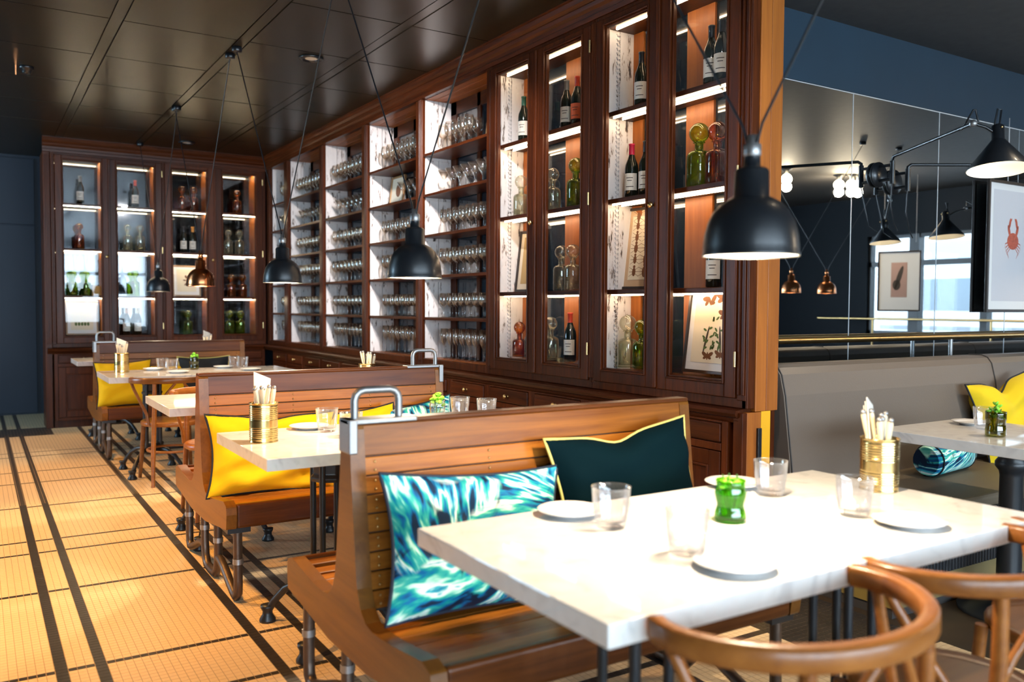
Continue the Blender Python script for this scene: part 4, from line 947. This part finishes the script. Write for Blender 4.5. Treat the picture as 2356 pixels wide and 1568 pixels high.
def ell(b, cx, cz, rx, rz, y, n=14, rot=0):
    vs = []
    for k in range(n):
        a = 2*PI*k/n; u, v = rx*math.cos(a), rz*math.sin(a); vs.append((cx+u*math.cos(rot)-v*math.sin(rot), y, cz+u*math.sin(rot)+v*math.cos(rot)))
    b._add(vs, [tuple(range(n))])
def framed(label, w, h, loc, rot, draws, fm, mount=paperw, paper=cream, border=.05, fw_=.016, cat='picture'):
    t = thing('framed_print', label, cat, loc, 0, 'framed prints'); t.rotation_euler = rot
    f = MB(); d = .02
    f.box((-w/2, -d, 0), (-w/2+fw_, 0, h)); f.box((w/2-fw_, -d, 0), (w/2, 0, h)); f.box((-w/2+fw_, -d, 0), (w/2-fw_, 0, fw_)); f.box((-w/2+fw_, -d, h-fw_), (w/2-fw_, 0, h)); f.build('frame', fm, t, .002)
    box('mount', (-w/2+fw_, -.010, fw_), (w/2-fw_, -.002, h-fw_), mount, t)
    pp = box('print', (-w/2+border, -.0112, border*1.1), (w/2-border, -.0102, h-border*.9), paper, t)
    for nm, m, fn in draws:
        b = MB(); fn(b); b.build(nm, m, pp)
    return t
iw, ih = .36, .50
def insects(b):
    rnd = random.Random(4)
    for i, cx in enumerate((-.085, -.005, .075)):
        for j, cz in enumerate((.10, .17, .235, .30, .365, .42)):
            s = rnd.uniform(1.0, 1.5); ell(b, cx, cz, .012*s, .022*s, -.0118); ell(b, cx, cz+.027*s, .008*s, .008*s, -.0118)
            for sg in (-1, 1):
                for q in (-.012, 0, .012): b._add([(cx+sg*.01, -.0119, cz+q), (cx+sg*.034*s, -.0119, cz+q*2.2), (cx+sg*.034*s, -.0119, cz+q*2.2+.002), (cx+sg*.01, -.0119, cz+q+.003)], [(0, 1, 2, 3)])
def moths(b):
    for cx, cz, s, r in ((-.06, .37, 1, .5), (.04, .385, 1.2, 0), (.06, .30, 1, .2), (.05, .10, .8, 0), (-.04, .09, .8, 0)):
        ell(b, cx, cz, .008*s, .026*s, -.0118, rot=r)
        for sg in (-1, 1): ell(b, cx+sg*.026*s, cz+.010*s, .027*s, .013*s, -.0119, rot=r+sg*.5); ell(b, cx+sg*.02*s, cz-.010*s, .018*s, .010*s, -.0119, rot=r-sg*.4)
def twigs(b):
    for cx, cz, r in ((-.06, .17, .5), (.04, .17, -.4)):
        ell(b, cx, cz, .007, .075, -.0117, rot=-r*.4)
def leaves(b):
    rnd = random.Random(9)
    for k in range(30): ell(b, rnd.uniform(-.09, .05), rnd.uniform(.13, .29), .014, .006, -.01175, 8, rot=rnd.uniform(0, 3))
brownink = mat('brown_ink', (.16, .06, .02), .7); ochre = mat('ochre_ink', (.42, .25, .07), .7); grn = mat('green_ink', (.07, .13, .03), .7)
tl = -R(7)
dkfr = mat('dark_frame', (.028, .018, .014), .35); ltfr = mat('light_frame', (.30, .17, .07), .4)
rz = -PI/2
framed('black-framed print of insects in rows behind the third glass door', iw, ih-.03, (3.185, 3.66, SH[1]+.002), (tl, 0, rz+R(6)), [('insects', brownink, insects)], dkfr, mat('tan_mount', (.60, .42, .26), .7))
framed('large framed print of moths and twigs behind the nearest glass door', .42, .43, (3.13, 3.075, SH[0]+.002), (tl, 0, rz-R(2)), [('moths', brownink, moths), ('twigs', inkm, twigs), ('leaves', grn, leaves)], dkfr)
framed('black-framed botanical print beside the wine glasses, first glass door', .30, .42, (3.175, 4.82, SH[1]+.002), (tl, 0, rz+R(4)), [('plant', grn, lambda b: [ell(b, .02*math.sin(k*2), .12+.02*k, .05-.003*k, .012, -.0118, rot=(k % 2)*1.2-.6) for k in range(10)])], dkfr, cream, mat('ochre_paper', (.50, .34, .14), .7))
framed('light-framed bird print at the right of the top open shelf', .26, .29, (3.17, 5.26, OS[5]+.002), (tl, 0, rz), [('bird', brownink, lambda b: (ell(b, 0, .15, .05, .032, -.0118, rot=.6), ell(b, .04, .19, .02, .018, -.0118), ell(b, -.05, .11, .04, .012, -.0119, rot=.8)))], ltfr, cream, mat('ochre_paper2', (.55, .40, .18), .7), .035)
framed('light-framed brown print on the second open bay', .28, .27, (3.16, 6.93, OS[4]+.002), (tl, 0, rz), [('shape', brownink, lambda b: ell(b, .02, .14, .05, .06, -.0118, rot=.5))], ltfr, cream, cream, .035)
framed('white print with beetles on lowest shelf of the far left door', .32, .38, (.99, 10.42, SH[0]+.002), (tl, 0, 0), [('beetles', grn, lambda b: [ell(b, -.06+.03*k, .12, .013, .02, -.0118) for k in range(5)])], ltfr, paperw, cream)
framed('pale print leaning behind the copper lamp, third far door', .31, .36, (2.09, 10.43, SH[1]+.002), (tl, 0, 0), [('flower', brownink, lambda b: [ell(b, .02*math.cos(k), .18+.05*math.sin(k), .02, .008, -.0118, rot=k) for k in range(9)])], ltfr, paperw, cream)
b = MB(); b.prism([(-.045, 0), (.045, 0), (.04, .10), (-.04, .12)], 0, .03, 'y'); o = b.build('carton', mat('kraft', (.50, .28, .08), .7), None, loc=(1.135, 10.40, SH[1]+.001)); tag(o, 'small tan carton beside the green decanters, far left door', 'carton')

# ------------------------------------------------------------------ stemware
def stem_profile(kind):
    if kind == 'balloon': return [(.034, 0), (.033, .002), (.006, .006), (.0035, .012), (.0035, .085), (.010, .093), (.032, .112), (.041, .137), (.040, .165), (.033, .205), (.032, .205), (.039, .165), (.040, .138), (.031, .114), (.001, .097)]
    if kind == 'cocktail': return [(.034, 0), (.033, .002), (.006, .006), (.0035, .012), (.0035, .080), (.006, .086), (.050, .165), (.049, .165), (.001, .090)]
    if kind == 'flute': return [(.032, 0), (.031, .002), (.006, .006), (.0035, .012), (.0035, .105), (.012, .116), (.026, .145), (.030, .18), (.026, .235), (.025, .235), (.029, .18), (.025, .147), (.001, .118)]
    return [(.031, 0), (.030, .002), (.006, .006), (.0035, .012), (.0035, .075), (.010, .083), (.028, .100), (.035, .122), (.034, .145), (.029, .185), (.028, .185), (.033, .145), (.034, .122), (.027, .102), (.001, .086)]
KN = ['balloon', 'cocktail', 'tulip', 'balloon', 'tulip', 'flute']     # from the top shelf down
SD = ['top', 'second', 'third', 'fourth', 'fifth', 'lowest']
KL = {'balloon': 'balloon wine glass', 'cocktail': 'cone-bowled cocktail glass', 'tulip': 'tulip wine glass', 'flute': 'tall flute glass'}
gm = {}
for kind in set(KN):
    gm[kind] = MB().lathe(stem_profile(kind), 14).mesh('wine_glass'); gm[kind].materials.append(stemw)
rest = MB(); gp = {k: MB().lathe(stem_profile(k), 9) for k in set(KN)}
rnd = random.Random(5); count = 0
for i, (ya, yb) in enumerate(BAYS):
    for s in range(6):
        z = OS[5-s]; kind = KN[s]; pitch_ = .116 if kind == 'cocktail' else .100
        n = int((ya-yb-.10)/pitch_)
        lo_, hi_ = yb+.05, ya-.05
        if i == 0 and s == 0: lo_ = 5.42
        if i == 1 and s == 1: hi_ = 6.74
        if i == 4: hi_ = 10.0
        n = int((hi_-lo_)/pitch_)
        for r_ in range(2):
            x = 3.060+.100*r_
            if x > 3.215: continue
            if r_ >= 1 and ((i == 0 and s == 0) or (i == 1 and s == 1)) and False: continue
            for k in range(n):
                y = lo_+.04+k*pitch_+rnd.uniform(-.004, .004)+(.045 if r_ == 1 else 0)
                if r_ == 0 and count < 300:
                    count += 1
                    small('wine_glass', gm[kind], (x+rnd.uniform(-.003, .003), y, z+.0006), f'{ORD[n-1-k]} {KL[kind]} from left, front row, {SD[s]} shelf, {BN[i]} bay after glass doors', 'glass', f'front row glasses on {SD[s]} shelf of {BN[i]} open bay')
                else:
                    o_ = len(rest.v); g = gp[kind]
                    rest.v += [(vx+x, vy+y, vz+z+.0006) for vx, vy, vz in g.v]
                    rest.f += [tuple(q+o_ for q in f) for f in g.f]; rest.sm += g.sm; rest.mi += g.mi
rs = stuff(rest.build('wine_glass', stemw)); tag(rs, 'many stemmed glasses standing in the rows behind the front ones', 'glass')

# ------------------------------------------------------------------ wall lamps on the mirror, crab poster
def wall_lamp(label, plate, joint, shade, tiltv, dia, hinge=True, watts=10):
    t = thing('wall_lamp', label, 'lamp', plate, 0, 'long-armed wall lamps')
    P = Vector(plate); J = Vector(joint)-P; S = Vector(shade)-P
    pl = MB().lathe([(.001, -.012), (.075, -.012), (.080, -.006), (.080, .010), (.001, .010)], 24); pl.xf(Matrix.Rotation(PI/2, 4, 'X')); pl.build('wall_plate', blackm, t)
    hy = -.10
    h = MB(); h.tube([(0, -.01, -.04), (0, hy, -.04)], .010, 8); h.tube([(0, -.01, .05), (0, hy, .05)], .010, 8); h.tube([(0, hy, -.07), (0, hy, .075)], .016, 10); h.build('hinge', blackm, t)
    d = (J-Vector((0, hy, .10))); e = d.normalized()
    MB().tube([(0, hy, .06), (0, hy, .085), Vector((0, hy, .10))+e*.02, Vector((0, hy, .10))+e*.05, J], .0105, 10).build('arm', blackm, t)
    MB().ball(J, .020, 12, 8).build('joint', steel, t)
    k = MB().tube([J, J*.5+S*.5+Vector((0, 0, .01)), S+Vector((0, 0, 0))], .008, 8); k.build('link', blackm, t)
    sh = MB(); r = dia/2; H = dia*.62
    prof = [(r, -H), (r*1.01, -H+.004), (r*.22, -.03), (.030, -.025), (.030, .045), (.020, .052), (.001, .054)]
    sh.lathe(prof, 28); q = Vector((0, 0, -1)).rotation_difference(Vector(tiltv).normalized()).to_matrix().to_4x4(); M = Matrix.Translation(S) @ q
    sh.xf(M); so = sh.build('shade', blackm, t)
    li = MB().lathe([(r*.985, -H+.001), (r*.21, -.034), (.001, -.033)], 28); li.xf(M); li.build('shade_lining', shade_in, so)
    bl = MB().ball((0, 0, -H*.55), .028, 12, 8); bl.xf(M); bl.build('bulb', bulbm, so)
    sc_ = MB()
    for a in (0, 2.1, 4.2): sc_.ball((.032*math.cos(a), .032*math.sin(a), .03), .007, 6, 4)
    sc_.xf(M); stuff(sc_.build('screws', brass, so))
    c = J*.35+S*.65
    MB().tube([J*.9, J+Vector((0, 0, .07)), J+Vector((.02, 0, .075)), J+Vector((.03, -.01, .01))], .005, 6).build('cord_loop', blackm, t)
    MB().tube([J*.2+S*.8+Vector((0, 0, .0)), S+Vector((-.01, 0, .13)), S+Vector((.025, 0, .13)), S+Vector((.012, 0, .05))], .005, 6).build('cord_loop', blackm, t)
    MB().tube([(0, hy, -.06), (.02, hy+.02, -.20), (.06, hy+.02, -.32), (.13, hy+.04, -.36)], .004, 6).build('dangling_cord', blackm, t)
    l = spot('wall_lamp_light', tuple(S+Vector(tiltv).normalized()*H*.6), tuple(S+Vector(tiltv)*2), watts, WARM2, 140, .6, .04); l.parent = t
    return t
wall_lamp('long-armed black wall lamp with lit conical shade in front of the crab poster', (4.945, 3.425, 2.185), (4.36, 2.48, 2.275), (4.45, 2.40, 2.215), (-.10, -.10, -1), .30, watts=38)
wall_lamp('second black wall lamp plate on the mirror, arm running off to the right', (5.11, 3.425, 2.15), (6.72, 2.34, 2.26), (6.80, 2.24, 2.06), (-.05, .1, -1), .26, watts=22)
wall_lamp('third wall lamp right of the picture, seen only in the mirror', (8.2, 3.425, 2.2), (7.75, 2.42, 2.25), (7.5, 2.38, 2.16), (-.05, .1, -1), .30, watts=22)
cp = framed('framed poster of a red crab hung on wires before the mirror', .86, .96, (6.60, 3.395, 1.30), (0, 0, 0), [], dkfr, paperw, mat('poster_paper', (.62, .60, .62), .5), .075, .022, 'poster')
pp = [c for c in cp.children if c.name.startswith('print')][0]
b = MB(); cx, cz = -.085, .525
ell(b, cx, cz, .078, .062, -.0118, 24)
for sg in (-1, 1):
    ell(b, cx+sg*.055, cz+.075, .016, .045, -.0119, rot=-sg*.35); ell(b, cx+sg*.045, cz+.13, .014, .040, -.0119, rot=sg*.25); ell(b, cx+sg*.03, cz+.15, .006, .022, -.0120, rot=sg*.6)
    for k in range(4):
        a = -.15-k*.33; p0 = (cx+sg*.055*math.cos(a), cz+.045*math.sin(a)); p1 = (cx+sg*.105*math.cos(a*.7), cz+.085*math.sin(a)-.01); p2 = (cx+sg*(.112-.02*k)*1.0, cz-.06-.022*k)
        for q0, q1 in ((p0, p1), (p1, p2)): b._add([(q0[0], -.0119, q0[1]-.005), (q1[0], -.0119, q1[1]-.004), (q1[0], -.0119, q1[1]+.004), (q0[0], -.0119, q0[1]+.005)], [(0, 1, 2, 3)])
b.build('crab', mat('crab_red', (.46, .085, .045), .6, var=.5, vscale=60), pp)
for x in (-.17, .17): MB().tube([(x, -.008, .95), (x, -.008, 1.42)], .0025, 6).build('hanging_wire', steel, cp)

# ------------------------------------------------------------------ what the mirror shows: lamps, globes, poster and street on the window side
for k, (x, y) in enumerate(((7.95, .28), (8.55, .30))):
    pendant(['left', 'right'][k]+' copper pendant lamp of the pair seen in the mirror', (x, y, 1.50), y-.9, y+.9, copper, 8)
for k, (x, y) in enumerate(((8.66, -.41), (9.62, -.36), (9.75, -.27), (9.86, -.25))):
    t = thing('globe_bulb', ['single lit globe bulb at left of the mirrored ceiling', 'left lit globe bulb of the mirrored cluster', 'middle lit globe bulb of the mirrored cluster', 'right lit globe bulb of the mirrored cluster'][k], 'lamp', (x, y, CZ-.012), 0, 'globe bulbs on the plaster ceiling')
    MB().lathe([(.001, -.075), (.03, -.075), (.032, -.03), (.07, -.012), (.07, 0), (.001, 0)], 16).build('holder', blackm, t)
    MB().ball((0, 0, -.135), .066, 16, 12).build('globe', bulbm, t); point('globe_light', (0, 0, -.23), 26, WARM2, .06, t)
hp = framed('framed print hanging before the window, seen in the mirror', .54, .80, (10.4, .02, 1.29), (0, 0, -PI/2-R(20)), [('figure', inkm, lambda b: (ell(b, 0, .45, .03, .16, -.0118, rot=.3), ell(b, .03, .35, .05, .07, -.0118)))], dkfr, paperw, mat('rose_paper', (.42, .26, .22), .6), .17, .02)
for x in (-.2, .2): MB().tube([(x, -.008, .91), (x, -.008, 1.85)], .0025, 6).build('hanging_wire', steel, hp)
b2 = thing('window_rail', 'thin brass rail along the window, seen in the mirror', 'rail', (11.6, 0, 0))
MB().tube([(0, -2.2, 1.17), (0, 3.3, 1.17)], .018, 8).build('tube', brass, b2)
for y in (-1.2, .6, 2.4): MB().tube([(0, y, 0), (0, y, 1.155)], .014, 8).build('post', brass, b2)
gs = struct(box('ground_outside', (12.2, -20, -.3), (40, 20, -.2), mat('pavement', (.45, .45, .46), .8)))
van = thing('delivery_van', 'white delivery van parked outside the window', 'van', (15.5, -.6, -.2))
whitev = mat('white_vehicle_paint', (.82, .84, .86), .3)
vb = MB().prism([(-3.2, .35), (3.0, .35), (3.0, 1.35), (2.5, 1.5), (1.9, 2.3), (1.5, 2.45), (-3.2, 2.45)], 0, 1.9, 'x'); vb.build('body', whitev, van, .05)
gp_ = MB(); gp_.prism([(1.0, 1.45), (2.35, 1.45), (1.85, 2.15), (1.0, 2.2)], -.01, .0, 'x'); gp_.build('side_window', darkglass, van); box('rear_window', (-.01, -2.4, 1.5), (0, -1.3, 2.1), mat('pale_glass', (.30, .36, .42), .2), van)
box('stripe', (-.008, -3.15, 1.12), (0, 2.9, 1.20), mat('grey_stripe', (.35, .38, .42), .5), van)
for y in (-2.2, 2.0):
    w = MB().lathe([(.001, 0), (.2, .0), (.33, .02), (.34, .1), (.33, .2), (.001, .2)], 20); w.xf(Matrix.Translation((-.02, y, .34)) @ Matrix.Rotation(PI/2, 4, 'Y')); w.build('wheel', iron, van)
fc = thing('shop_front', 'pale shop front with grey sign band across the street', 'building', (24, -2, -.2))
box('facade', (0, -14, 0), (.4, 14, 9), mat('pale_render', (.75, .77, .80), .7), fc); box('sign_band', (-.05, -6, 2.6), (0, 6, 3.5), mat('sign_grey', (.32, .38, .44), .6), fc)
lt = MB()
for k in range(9): lt.box((-.07, -2.4+k*.36, 2.8), (-.05, -2.14+k*.36, 3.05+.1*(k % 2)))
stuff(lt.build('sign_shapes', whitev, fc))
